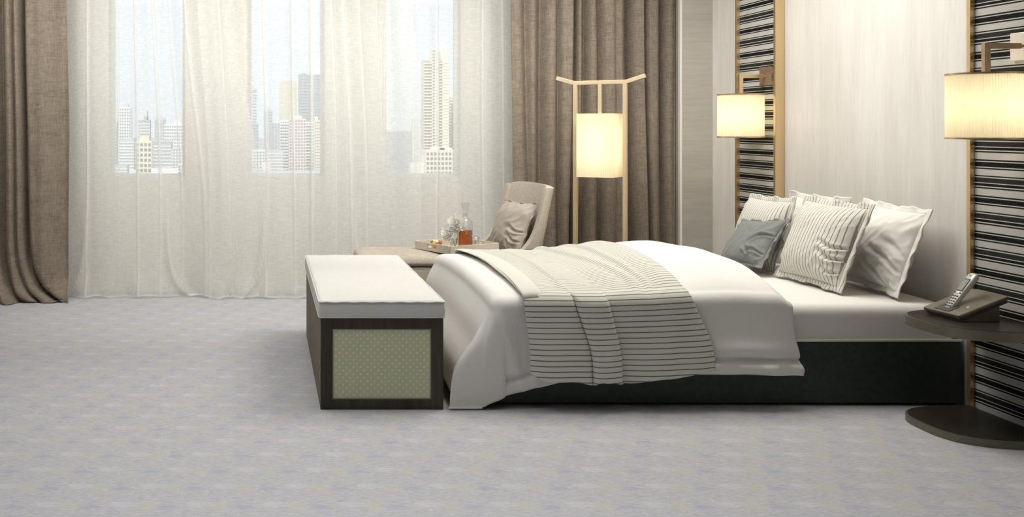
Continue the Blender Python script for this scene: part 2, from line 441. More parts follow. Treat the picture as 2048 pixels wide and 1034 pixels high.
def struct(o): o['kind'] = 'structure'; return o
fl = struct(box('floor', XL-0.1, XW+0.1, YB-0.1, DW+0.3, -0.08, 0.0, M['carpet'])); tag(fl, 'pale lavender grey patterned carpet floor', 'floor')
ce = struct(box('ceiling', XL-0.1, XW+0.1, YB-0.1, DW+0.3, CEIL, CEIL+0.08, M['ceiling'])); tag(ce, 'plain white ceiling above the room', 'ceiling')
wr = struct(box('wall_right', XW, XW+0.12, YB-0.1, DW+0.3, 0, CEIL, M['white_wood'])); tag(wr, 'bleached white wood panelled wall behind the bed', 'wall')
wl = struct(box('wall_left', XL-0.12, XL, YB-0.1, DW+0.3, 0, CEIL, M['grey_wood'])); tag(wl, 'unseen left wall with grey wood chosen to cut bounced light', 'wall')  # out of view; darker finish put in to lower the bounced light
wb = struct(box('wall_back', XL, XW, YB-0.12, YB, 0, CEIL, M['grey_wood'])); tag(wb, 'unseen wall opposite the windows with grey wood chosen to cut bounced light', 'wall')  # out of view; same dark finish, set to reduce fill from behind

WINX = [(-1.25, -0.647), (-0.154, 0.458), (0.925, 1.530)]
SILL, WTOP = 0.898, 2.45
bm = bmesh.new()
xs = [XL] + [v for w in WINX for v in w] + [XW]
for i in range(0, len(xs), 2):
    bm_box(bm, xs[i], xs[i+1], DW, DW+0.22, 0, CEIL)
for a, b in WINX:
    bm_box(bm, a, b, DW, DW+0.22, 0, SILL); bm_box(bm, a, b, DW, DW+0.22, WTOP, CEIL)
ww = struct(from_bm('wall_far', bm, M['plaster'])); tag(ww, 'off-white window wall behind the sheer curtains', 'wall')
pier = struct(box('wall_corner_pier', 3.035, XW-0.001, DP, DW-0.001, 0, CEIL, M['grey_wood'])); tag(pier, 'grey wood corner pier between brown curtain and white wall', 'wall')
tr1 = struct(box('trim_1', 3.020, 3.036, DP-0.006, DP+0.03, 0, CEIL, M['plaster'], None, 0.002)); tag(tr1, 'pale vertical edge strip on the grey corner pier', 'trim')
M['frame_white'] = simple('white_window_frame', (0.72, 0.72, 0.69), 0.5, 0, 0.03, 8)
for k, (a, b) in enumerate(WINX):
    bm = bmesh.new()
    for q in ((a, a+0.03, SILL, WTOP), (b-0.03, b, SILL, WTOP), (a+0.03, b-0.03, SILL, SILL+0.03), (a+0.03, b-0.03, WTOP-0.03, WTOP)):
        bm_box(bm, q[0], q[1], DW+0.12, DW+0.17, q[2], q[3])
    w = struct(from_bm('window_%d' % (k+1), bm, M['frame_white']))
    tag(w, ['leftmost tall narrow window behind sheer curtain', 'middle tall narrow window behind sheer curtain', 'right tall narrow window behind sheer curtain with the tall tower'][k], 'window')
    box('pane', a+0.03, b-0.03, DW+0.143, DW+0.149, SILL+0.03, WTOP-0.03, M['pane'], w)
    box('sill', a+0.002, b-0.002, DW+0.002, DW+0.12, SILL+0.0002, SILL+0.012, M['frame_white'], w, 0.002)

# ------------------------------------------------------------------ framed textile panels on the white wall
def stripe_panel(y0, y1, label):
    r = empty('textile_wall_panel', (XW, (y0+y1)/2, 0)); tag(r, label, 'wall panel', 'framed banded textile panels')
    h = (y1-y0)/2; P = 0.062; T = 0.024
    box('textile', -0.040, -0.002, -h+T, h-T, 0.0, CEIL-0.002, M['band'], r)
    box('frame_stile', -P, -0.001, -h, -h+T, 0.0, CEIL-0.002, M['brass'], r, 0.0015)
    box('frame_stile', -P, -0.001, h-T, h, 0.0, CEIL-0.002, M['brass'], r, 0.0015)
    return r
stripe_panel(6.26, 6.80, 'gold framed black and white banded textile panel beyond the bed, beside the corner')
stripe_panel(4.01, 4.55, 'gold framed black and white banded textile panel behind the telephone table')

# ------------------------------------------------------------------ wall lamps
def sconce(y, zc, label, plate_mat, arm_mat, rad, pw):
    X0 = XW-0.041
    r = empty('wall_lamp', (X0, y, zc)); tag(r, label, 'wall lamp', 'wall lamps on the textile panels')
    cx = -0.172
    box('wall_plate', -0.016, -0.0005, -0.075, 0.075, 0.195, 0.315, plate_mat, r, 0.003)
    # arm: square bar tapering to its fixing, with a downward stem
    bm = bmesh.new(); bm_box(bm, cx-0.014, -0.03, -0.012, 0.012, 0.243, 0.267, 0.002)
    bm_box(bm, -0.03, -0.014, -0.007, 0.007, 0.249, 0.261, 0.002)
    from_bm('arm', bm, arm_mat, r)
    box('stem', cx-0.0135, cx+0.0115, -0.0115, 0.0115, 0.132, 0.2435, arm_mat, r, 0.002)
    H = 0.136
    prof = [(rad, -H), (rad, -H*0.5), (rad, 0), (rad, H*0.5), (rad, H)]
    shd = lathe('shade', prof, M['shade'], r, 176, False, (cx, 0, 0), 1, 0.0022)
    for s in (-1, 1):
        z = s*H
        rim = lathe('rim', [(rad+0.004, z-0.004), (rad+0.004, z+0.004), (rad-0.003, z+0.004), (rad-0.003, z-0.004), (rad+0.004, z-0.004)], M['brass'], shd, 64, False, (cx, 0, 0))
    sp = bmesh.new()
    for k in range(3):
        a = 2*PI*k/3+0.4
        r0 = bmesh.ops.create_cube(sp, size=1.0)['verts']
        bmesh.ops.scale(sp, vec=(rad, 0.005, 0.004), verts=r0)
        bmesh.ops.translate(sp, vec=(rad/2, 0, 0), verts=r0)
        bmesh.ops.rotate(sp, cent=(0, 0, 0), matrix=Matrix.Rotation(a, 3, 'Z'), verts=r0)
        bmesh.ops.translate(sp, vec=(cx, 0, H-0.002), verts=r0)
    from_bm('spider', sp, M['brass'], shd)
    d = bpy.data.lights.new('bulb_light', 'POINT'); d.energy = pw; d.color = (1.0, 0.88, 0.68); d.shadow_soft_size = 0.035
    b = bpy.data.objects.new('bulb_light', d); COL.objects.link(b); b.parent = r; b.location = (cx, 0, 0)
    return r
sconce(6.40, 1.372, 'farther cream pleated drum wall lamp beside the corner', M['bronze'], M['brass'], 0.136, 0.90)
sconce(4.215, 1.388, 'nearer cream pleated drum wall lamp above the telephone table', M['plate'], M['bronze'], 0.144, 0.96)

# ------------------------------------------------------------------ floor lamp
def floor_lamp():
    a = math.radians(36)
    r = empty('floor_lamp', (2.262, 6.76, 0), -a); tag(r, 'brass floor lamp with square cream shade hung between two posts', 'floor lamp')
    W = 0.168; B = 0.0135
    m = M['champagne']
    for s in (-1, 1): box('post', s*W-B, s*W+B, -B, B, 0.02, 1.590, m, r, 0.0015)
    box('base', -0.23, 0.23, -0.14, 0.14, 0.0, 0.02, m, r, 0.004)
    bm = bmesh.new(); bm_box(bm, -W-B, W+B, -B, B, 1.590, 1.616, 0.0015); from_bm('crossbar', bm, m, r)
    for s in (-1, 1):
        bm = bmesh.new(); bm_box(bm, 0, 0.125, -B, B, -0.013, 0.013, 0.0015)
        bmesh.ops.rotate(bm, cent=(0, 0, 0), matrix=Matrix.Rotation(-math.radians(17), 3, 'Y'), verts=bm.verts)
        if s < 0: bmesh.ops.scale(bm, vec=(-1, 1, 1), verts=bm.verts)
        bmesh.ops.translate(bm, vec=(s*(W+B-0.002), 0, 1.604), verts=bm.verts)
        from_bm('wing', bm, m, r)
    box('hanger', -0.012, 0.012, -0.012, 0.012, 1.375, 1.5895, m, r, 0.0015)
    # square pleated shade
    h = 0.1205; n = 40; verts = []; faces = []
    ring = []
    for (c0, c1) in (((-h, -h), (h, -h)), ((h, -h), (h, h)), ((h, h), (-h, h)), ((-h, h), (-h, -h))):
        for k in range(n):
            t = k/n; x = c0[0]+(c1[0]-c0[0])*t; y = c0[1]+(c1[1]-c0[1])*t
            nx, ny = (c1[1]-c0[1])/(2*h), -(c1[0]-c0[0])/(2*h)
            d = 0.0014 if k % 2 else 0.0
            ring.append((x+nx*d, y+ny*d))
    zs = [0.962, 1.07, 1.176, 1.28, 1.391]
    for z in zs:
        for x, y in ring: verts.append((x, y, z))
    N = len(ring)
    for j in range(len(zs)-1):
        for k in range(N): faces.append((j*N+k, j*N+(k+1) % N, (j+1)*N+(k+1) % N, (j+1)*N+k))
    me = bpy.data.meshes.new('shade'); me.from_pydata(verts, [], faces); link('shade', me, M['shade'], r)
    bm = bmesh.new()
    for z in (1.386,):
        bm_box(bm, -h, h, -0.004, 0.004, z-0.003, z+0.003); bm_box(bm, -0.004, 0.004, -h, h, z-0.003, z+0.003)
    from_bm('shade_carrier', bm, m, r)
    d = bpy.data.lights.new('bulb_light', 'POINT'); d.energy = 0.53; d.color = (1.0, 0.88, 0.68); d.shadow_soft_size = 0.05
    for zb in (1.10, 1.25):
        b = bpy.data.objects.new('bulb_light', d); COL.objects.link(b); b.parent = r; b.location = (0, 0, zb)
floor_lamp()

# ------------------------------------------------------------------ curtains
def build_curtain(name, path_fn, n, ztop, zrows, mat, label, cat, group, thick=0.0):
    """path_fn(i, z) -> (x, y, z) ; i from 0..n"""
    verts, faces = [], []
    for z in zrows:
        for i in range(n+1): verts.append(path_fn(i/n, z))
    w = n+1
    for j in range(len(zrows)-1):
        for i in range(n): faces.append((j*w+i, j*w+i+1, (j+1)*w+i+1, (j+1)*w+i))
    me = bpy.data.meshes.new(name); me.from_pydata(verts, [], faces); me.update()
    o = link(name, me, mat, None, True); tag(o, label, cat, group)
    if thick: solidify(o, thick)
    return o
ZROWS = [2.74, 2.4, 2.1, 1.8, 1.5, 1.25, 1.0, 0.8, 0.65, 0.52, 0.42, 0.34, 0.27, 0.21, 0.16, 0.12, 0.09, 0.065, 0.045, 0.028, 0.016, 0.008, 0.004]

def heavy(xa, xb, depth, valleys, label, reach_hem, seed, n=420):
    """valleys: (x, depth, half width, drift per m, sideways reach at the floor) between soft rounded folds"""
    def fn(u, z):
        a, b = xa(z), xb(z); x = a+(b-a)*u
        f = -0.075; lit = 0.0
        for (vx, dp, w, dr, rc) in valleys:
            c = vx+dr*(2.7-z)+rc*math.exp(-z/0.12)+0.006*math.sin(z*2.3+vx*7)
            ww = w*(1+0.25*smoothstep(1.4, 0.2, z))
            t = (x-c)/ww
            if abs(t) < 5: f += dp*math.exp(-abs(t)**1.7)
        f += 0.010*math.sin(x*23+seed)+0.004*math.sin(x*61+z*0.8+seed)+0.010*nz(x*5, z*0.7, seed)
        pud = smoothstep(0.24, 0.0, z)
        f -= reach_hem*pud*pud*(0.6+0.4*math.sin(x*15+seed))
        zz = max(z, 0.004)+(0.010*max(0, math.sin(x*27+seed)) if z < 0.02 else 0)
        return (x, depth+f, zz)
    return build_curtain('curtain', fn, n, 2.74, ZROWS, M['curtain'], label, 'curtain', 'heavy brown curtains', 0.004)
def hv(px, dp, w, dr=0.0, rc=0.0): return ((px-PX0)/FPX*7.42, dp, w, dr, rc)
heavy(lambda z: lerp_tab([(0, 1.84), (1.0, 1.815), (2.7, 1.80)], z), lambda z: 3.028, 7.42,
      [hv(1046, 0.05, 0.03, 0.02), hv(1081, 0.11, 0.045, 0.0), hv(1112, 0.06, 0.02, 0.008), hv(1148, 0.12, 0.016, -0.01), hv(1170, 0.11, 0.03, -0.012), hv(1197, 0.08, 0.022, 0.0),
       hv(1228, 0.03, 0.02, 0.0), hv(1254, 0.13, 0.030, 0.006), hv(1285, 0.09, 0.012, 0.014), hv(1318, 0.11, 0.026, 0.008), hv(1346, 0.03, 0.03)],
      'heavy brown linen curtain in deep folds behind the floor lamp', 0.05, 2.0)
heavy(lambda z: -2.75, lambda z: lerp_tab([(0, -1.462), (0.1, -1.482), (0.5, -1.483), (1.3, -1.472), (2.0, -1.492), (2.74, -1.51)], z), 7.43,
      [hv(-250, 0.1, 0.04), hv(-190, 0.12, 0.035), hv(-130, 0.11, 0.04), hv(-75, 0.12, 0.03), hv(-30, 0.10, 0.03, 0.01, 0.10), hv(3, 0.11, 0.028, 0.004, 0.16), hv(28, 0.06, 0.014, 0.005, 0.2), hv(47, 0.12, 0.018, 0.010, 0.27), hv(132, 0.06, 0.10)],
      'heavy brown linen curtain at the left edge, pooling on the carpet', 0.10, 5.0)

def sheer(px_a, px_b, depth, pleats, label, seed, edge_a=None, edge_b=None, sweeps=()):
    """pleats: (px, half width m, fade towards the floor, drift px) folds made denser to paint bright lines of light along them"""
    s = FPX/depth
    X = lambda px: (px-PX0)/s
    xa, xb = X(px_a), X(px_b)
    pl = [(X(p), sz, fb, dr/s) for p, sz, fb, dr in pleats]
    n = int((xb-xa)/0.0042)
    rows = ZROWS
    verts, faces, dens = [], [], []
    for z in rows:
        for i in range(n+1):
            u = i/n; bx = xa+(xb-xa)*u
            Y_ = depth; dn = 0.0
            for (px, sz, fb, dr) in pl:
                c = px+dr*(2.7-z)+0.006*math.sin(z*2.1+px*9)
                g = 1.0-fb*smoothstep(1.25, 0.45, z)
                t = (bx-c)/(sz*0.42)
                if abs(t) < 9:
                    e = math.exp(-t*t*0.5); Y_ -= sz*0.9*e*(0.3+0.7*g); dn = max(dn, (0.7*e+0.42*math.exp(-(t/3.2)**2))*g*min(1.0, sz/0.014))
            Y_ += 0.030*math.sin(bx*7.3+seed)+0.016*math.sin(bx*17.1+seed*2+0.3*z)+0.012*nz(bx*3, z*0.6, seed)
            Y_ += 0.008*math.sin(bx*41+seed+0.2*z)*smoothstep(0.2, 1.0, z)
            pud = smoothstep(0.22, 0.0, z)
            for (sxp, width, reach, hgt) in sweeps:
                cx = X(sxp)+reach*math.exp(-z/hgt)
                t = (bx-cx)/width
                e = math.exp(-t*t)
                w_ = smoothstep(0.95, 0.10, z)
                Y_ -= 0.05*e*w_
                dn = max(dn, 0.75*math.exp(-((bx-cx)/(width*0.3))**2)*w_*smoothstep(0.03, 0.10, z))
            Y_ -= 0.05*pud*(0.6+0.4*math.sin(bx*13+seed))+0.02*pud*math.sin(bx*31+seed)
            ea = edge_a(z)*(1-u)**3 if edge_a else 0
            eb = edge_b(z)*u**3 if edge_b else 0
            zz = max(z, 0.004)+(0.014*max(0, math.sin(bx*19+seed)) if z < 0.02 else 0)
            dn = max(dn, 0.9*smoothstep(0.03, 0.016, z))
            verts.append((bx+ea+eb, Y_, zz)); dens.append(dn)
    w = n+1
    for j in range(len(rows)-1):
        for i in range(n): faces.append((j*w+i, j*w+i+1, (j+1)*w+i+1, (j+1)*w+i))
    me = bpy.data.meshes.new('sheer_curtain'); me.from_pydata(verts, [], faces); me.update()
    at = me.attributes.new('cloth_highlight_density', 'FLOAT', 'POINT'); at.data.foreach_set('value', dens)
    o = link('sheer_curtain', me, M['sheer'], None, True)
    tag(o, label, 'sheer curtain', 'sheer white curtains')
    return o
sheer(110, 452, 7.60, [(178, 0.016, 0.15, -2), (236, 0.010, 0.8, 0), (268, 0.013, 0.3, 1), (303, 0.016, 0.5, 2), (334, 0.010, 0.7, 3), (366, 0.017, 0.5, 4), (402, 0.012, 0.7, 2)],
      'sheer white curtain panel hanging next to the left brown curtain', 1.0,
      edge_b=lambda z: 0.28*smoothstep(2.6, 0.6, z), sweeps=((172, 0.028, -0.16, 0.13), (318, 0.03, 0.14, 0.14)))
sheer(392, 818, 7.54, [(432, 0.010, 0.6, 6), (527, 0.014, 0.1, -2), (582, 0.013, 0.5, 0), (618, 0.018, 0.3, 0), (658, 0.013, 0.4, 4), (682, 0.015, 0.3, 6), (716, 0.013, 0.1, 3), (750, 0.008, 0.7, 2)],
      'sheer white curtain panel in the centre, in front of the middle window', 2.3,
      edge_a=lambda z: 0.10*smoothstep(2.6, 0.8, z), edge_b=lambda z: 0.09*smoothstep(2.7, 1.0, z), sweeps=((520, 0.03, -0.20, 0.14), (700, 0.05, 0.1, 0.2)))
sheer(648, 1032, 7.61, [(700, 0.009, 0.6, 2), (768, 0.010, 0.6, 0), (832, 0.009, 0.7, 0), (878, 0.012, 0.2, -2), (962, 0.019, 0.3, 2), (1000, 0.015, 0.4, 4)],
      'sheer white curtain panel next to the brown curtain behind the lounge chair', 4.1, sweeps=((870, 0.03, 0.1, 0.2),))

# ------------------------------------------------------------------ bed
BY0, BY1 = 4.64, 6.22          # near and far side of the bed
bed = empty('bed_frame', (2.0, (BY0+BY1)/2, 0)); tag(bed, 'low dark green black bed base under the white mattress', 'bed')
def bb(name, x0, x1, y0, y1, z0, z1, m, bev=0.003):
    return box(name, x0-2.0, x1-2.0, y0-(BY0+BY1)/2, y1-(BY0+BY1)/2, z0, z1, m, bed, bev)
bb('side_rail', 1.07, 3.240, BY0, BY0+0.05, 0.012, 0.300, M['bed_frame'])
bb('side_rail', 1.07, 3.240, BY1-0.05, BY1, 0.012, 0.300, M['bed_frame'])
bb('foot_rail', 1.07, 1.12, BY0+0.05, BY1-0.05, 0.012, 0.300, M['bed_frame'])
bb('head_rail', 3.19, 3.240, BY0+0.05, BY1-0.05, 0.012, 0.300, M['bed_frame'])
bb('platform', 1.121, 3.189, BY0+0.051, BY1-0.051, 0.20, 0.285, M['dark_wood'])
bb('edge_highlight', 1.07, 3.240, BY0-0.003, BY0+0.012, 0.299, 0.309, M['bed_highlight'], 0.001)  # thin pale strip painting the bright edge of the near rail
for (fx, fy) in ((1.18, BY0+0.06), (1.18, BY1-0.12), (3.05, BY0+0.06), (3.05, BY1-0.12)):
    bb('foot', fx, fx+0.06, fy, fy+0.06, 0.0, 0.2, M['dark_wood'])

# mattress: rounded slab with a soft crown
def make_mattress():
    x0, x1, y0, y1, z0, z1 = 1.10, 3.233, BY0+0.014, BY1-0.014, 0.309, 0.462
    R = 0.045; nu, nv = 80, 60
    cx, cy = (x0+x1)/2, (y0+y1)/2; hx, hy = (x1-x0)/2, (y1-y0)/2
    def pt(a, b):
        # a,b in -1..1 over an extended plan: centre = top, outer = sides
        ex, ey = a*(hx+0.16), b*(hy+0.16)
        cxx = max(-hx+R, min(hx-R, ex)); cyy = max(-hy+R, min(hy-R, ey))
        dx, dy = ex-cxx, ey-cyy; r = math.hypot(dx, dy)
        crown = 0.022*(1-(cxx/hx)**6)*(1-(cyy/hy)**4)
        if r < 1e-9: return (cx+cxx, cy+cyy, z1+crown)
        ux, uy = dx/r, dy/r
        L = R*PI/2
        if r < L: o, d = R*math.sin(r/R), R*(1-math.cos(r/R))
        else: o, d = R, R+(r-L)
        return (cx+cxx+ux*o, cy+cyy+uy*o, max(z0, z1+crown*max(0, 1-r/L)-d))
    o = grid('mattress', nu*2, nv*2, lambda u, v: pt(u*2-1, v*2-1), M['sheet'])
    tag(o, 'thick mattress in a smooth white fitted sheet on the bed base', 'mattress')
make_mattress()

# drape over the bed: shared mapping for the duvet and the throw
DX0, DY0, DY1 = 1.10, 4.625, 6.215
BX = [(0.9, 0.035), (1.2, 0.050), (1.55, 0.052), (1.75, 0.085), (1.95, 0.135), (2.15, 0.162), (2.35, 0.135), (2.55, 0.06), (2.72, 0.02)]
def ztop(x, y):
    t = (y-DY0)/(DY1-DY0); t = max(0.0, min(1.0, t))
    dome = (max(0.0, math.sin(PI*t)))**0.55
    wr_ = 0.005*nz(x*4, y*3, 1.5)+0.003*nz(x*11, y*4, 4)
    return 0.500+interp(BX, x)*dome+wr_*dome
def drape(p, q, off=0.0, rho=0.06, flare=0.10, ripple=0.010, foot=True):
    cx = max(DX0, p) if foot else p
    cy = max(DY0+0.03, min(DY1-0.03, q))
    dx, dy = p-cx, q-cy; r = math.hypot(dx, dy)
    z = ztop(cx, cy)+off
    if r < 1e-9: return Vector((cx, cy, z)), 0.0
    ux, uy = dx/r, dy/r
    L = rho*PI/2
    if r < L: o, d = rho*math.sin(r/rho), rho*(1-math.cos(r/rho))
    else:
        e = r-L; fl_ = flare+(0.36*abs(ux) if (foot and dx < 0) else 0.0)
        o, d = rho+e*fl_, rho+e*math.sqrt(max(0.1, 1-fl_*fl_))
    s = p*1.0+math.atan2(uy, ux)*0.25
    o += ripple*smoothstep(0.02, 0.4, r)*(math.sin(s*14+1)+0.6*math.sin(s*29+2.2))
    zz = z-d
    if zz < 0.014+off:
        ex = 0.014+off-zz; zz = 0.014+off*0.3; o += ex*0.30
    o += off
    kx = 1.0
    if foot and dx < 0 and dy < 0:
        kx = 1.0+0.5*smoothstep(0.05, 0.45, r)*math.sin(2*math.atan2(-dx, -dy))
    return Vector((cx+ux*o*kx, cy+uy*o, zz)), r

NEAR_H, FAR_H, FOOT_H = 0.405, 0.30, 0.53
def make_duvet():
    nu, nv = 150, 190
    def pt(u, v):
        nh = NEAR_H
        q = (DY0+0.03-nh)+v*((DY1-0.03+FAR_H)-(DY0+0.03-nh))
        xe = 2.43+0.24*smoothstep(DY0, DY1, q)
        p = (DX0-FOOT_H)+u*(xe-(DX0-FOOT_H))
        nh += 0.09*smoothstep(1.45, 1.0, p)
        q = (DY0+0.03-nh)+v*((DY1-0.03+FAR_H)-(DY0+0.03-nh))
        P, r = drape(p, q)
        if p < DX0+0.25 and r > 0.1:
            k = smoothstep(DX0+0.25, DX0, p)
            if P.y < 4.60: P.y += k*((4.60-0.035*(1-math.exp(-(4.60-P.y)/0.035)))-P.y)
            if P.x < 0.90: P.x = 0.90-0.075*(1-math.exp(-(0.90-P.x)/0.075))
        # rolled head edge and hem seams
        e = xe-p
        hem = q-(DY0+0.03-nh)
        if r < 0.12:
            k = smoothstep(0.075, 0.0, e); P.z -= k*k*0.035*(1-smoothstep(0.0, 0.12, r))
        if p > DX0:
            if 0.0 <= hem < 0.20 and r > 0.1:
                seam = math.exp(-((hem-0.068)/0.012)**2)
                P.y += 0.022*seam
                puff = math.exp(-((hem-0.032)/0.02)**2); P.y -= (0.014 if p > 1.97 else 0.0)*puff*(1+0.8*math.sin(p*26)+0.5*math.sin(p*53))
                P.y -= (0.016 if p > 1.97 else 0.0)*math.exp(-((hem-0.115)/0.03)**2)*(0.6+0.4*math.sin(p*17+2))
            if r > 0.08:
                P.x += 0.04*smoothstep(0.15, 0.42, r)*smoothstep(0.45, 0.0, e)
        P.y -= 0.02*smoothstep(0.06, 0.0, e)*smoothstep(0.05, 0.2, r)*0.0
        # long tension creases towards the foot corner
        if r > 0.05 and p < 1.5:
            P.y -= 0.012*math.exp(-((p-1.06-0.35*(r-0.1))/0.03)**2)*smoothstep(0.05, 0.25, r)
            P.y += 0.014*math.exp(-((p-1.17-0.1*(r-0.1))/0.05)**2)*smoothstep(0.05, 0.25, r)
        return P
    o = grid('duvet', nu, nv, pt, M['duvet'])
    solidify(o, 0.010, -1.0)
    tag(o, 'puffy white duvet draped over the bed, one corner touching the carpet', 'duvet')
make_duvet()

def make_throw():
    NEAR, FAR = 0.425, 0.30
    # across the width: (x, stand-off) with one pleat whose flap overlaps to the right
    path = [(1.180, .004), (1.20, .008), (1.25, .012), (1.31, .013), (1.36, .013), (1.39, .011), (1.403, .006), (1.408, -.002), (1.412, -.003), (1.414, .008),
            (1.418, .020), (1.43, .029), (1.47, .033), (1.52, .031), (1.548, .026), (1.560, .019), (1.560, .012), (1.548, .007), (1.530, .004), (1.528, .002), (1.545, .001), (1.575, .001),
            (1.63, .003), (1.70, .009), (1.755, .012), (1.81, .004), (1.86, .008), (1.90, .010), (1.925, .008), (1.945, .003)]
    dist = [0.0]
    for a, b in zip(path, path[1:]): dist.append(dist[-1]+math.hypot(b[0]-a[0], b[1]-a[1]))
    nu, nv = 150, 220
    px = [(d/dist[-1], p[0]) for d, p in zip(dist, path)]
    po = [(d/dist[-1], p[1]) for d, p in zip(dist, path)]
    def hem(u):
        x = lerp_tab(px, u)
        h = interp([(1.18, -0.03), (1.24, 0.002), (1.33, 0.0), (1.41, 0.015), (1.44, 0.0), (1.50, 0.004), (1.556, 0.012), (1.60, 0.012), (1.75, -0.005), (1.945, -0.03)], x)
        return h
    def qv(u, v):
        a = DY0+0.03-NEAR-hem(u); b = DY1-0.03+FAR
        return a+v*(b-a)
    def pt(u, v):
        q = qv(u, v)
        side = smoothstep(DY0+0.16, DY0-0.05, q)         # pleat fades out on top of the bed
        xs_ = lerp_tab(px, u); so = lerp_tab(po, u)
        xt = 1.18+(1.945-1.18)*u
        x = xs_*side+xt*(1-side)
        P, r = drape(x, q, 0.017, 0.06, 0.10, 0.010, False)
        hang = smoothstep(0.0, 0.35, r)*(1 if q < DY0+0.1 else 0)
        # the side hang spreads a little towards the floor
        P.x += hang*((0.055*smoothstep(1.18, 1.40, x)+0.03) if x < 1.45 else 0.085-0.02*smoothstep(1.45, 1.60, x)+0.05*smoothstep(1.6, 1.95, x))*0.9
        if q < DY0+0.15: P.y -= max(so, 0)*side
        else: P.z += so*0.2*(1-side)
        if side < 1:
            top = 1-side
            P.z += top*(0.016*math.exp(-((xt-1.70-0.04*math.sin(q*3))/0.022)**2)+0.012*math.exp(-((xt-1.80)/0.015)**2)+0.008*math.exp(-((xt-1.40)/0.02)**2))
            P.z += top*0.004*math.sin(xt*30+q*3)
        return P
    o = grid('throw_blanket', nu, nv, pt, M['throw'], None, lambda u, v: (u*0.77, qv(u, v)))
    solidify(o, 0.004, 1.0)
    tag(o, 'cream throw blanket with thin dark stripes laid across the duvet', 'blanket')
    # folded-over far corner strip lying on the throw's left edge
    def pt2(u, v):
        q = 4.60+v*1.60
        x = 1.178+0.10*u+0.012*math.sin(v*5)
        P, r = drape(x, q, 0.0225, 0.06, 0.1, 0.0, False)
        P.z += 0.004*math.sin(PI*u)
        return P
    f = grid('folded_edge', 10, 40, pt2, M['throw'], o, lambda u, v: (u*0.13, v*0.2*0.0245))
    solidify(f, 0.003, 1.0)
make_throw()

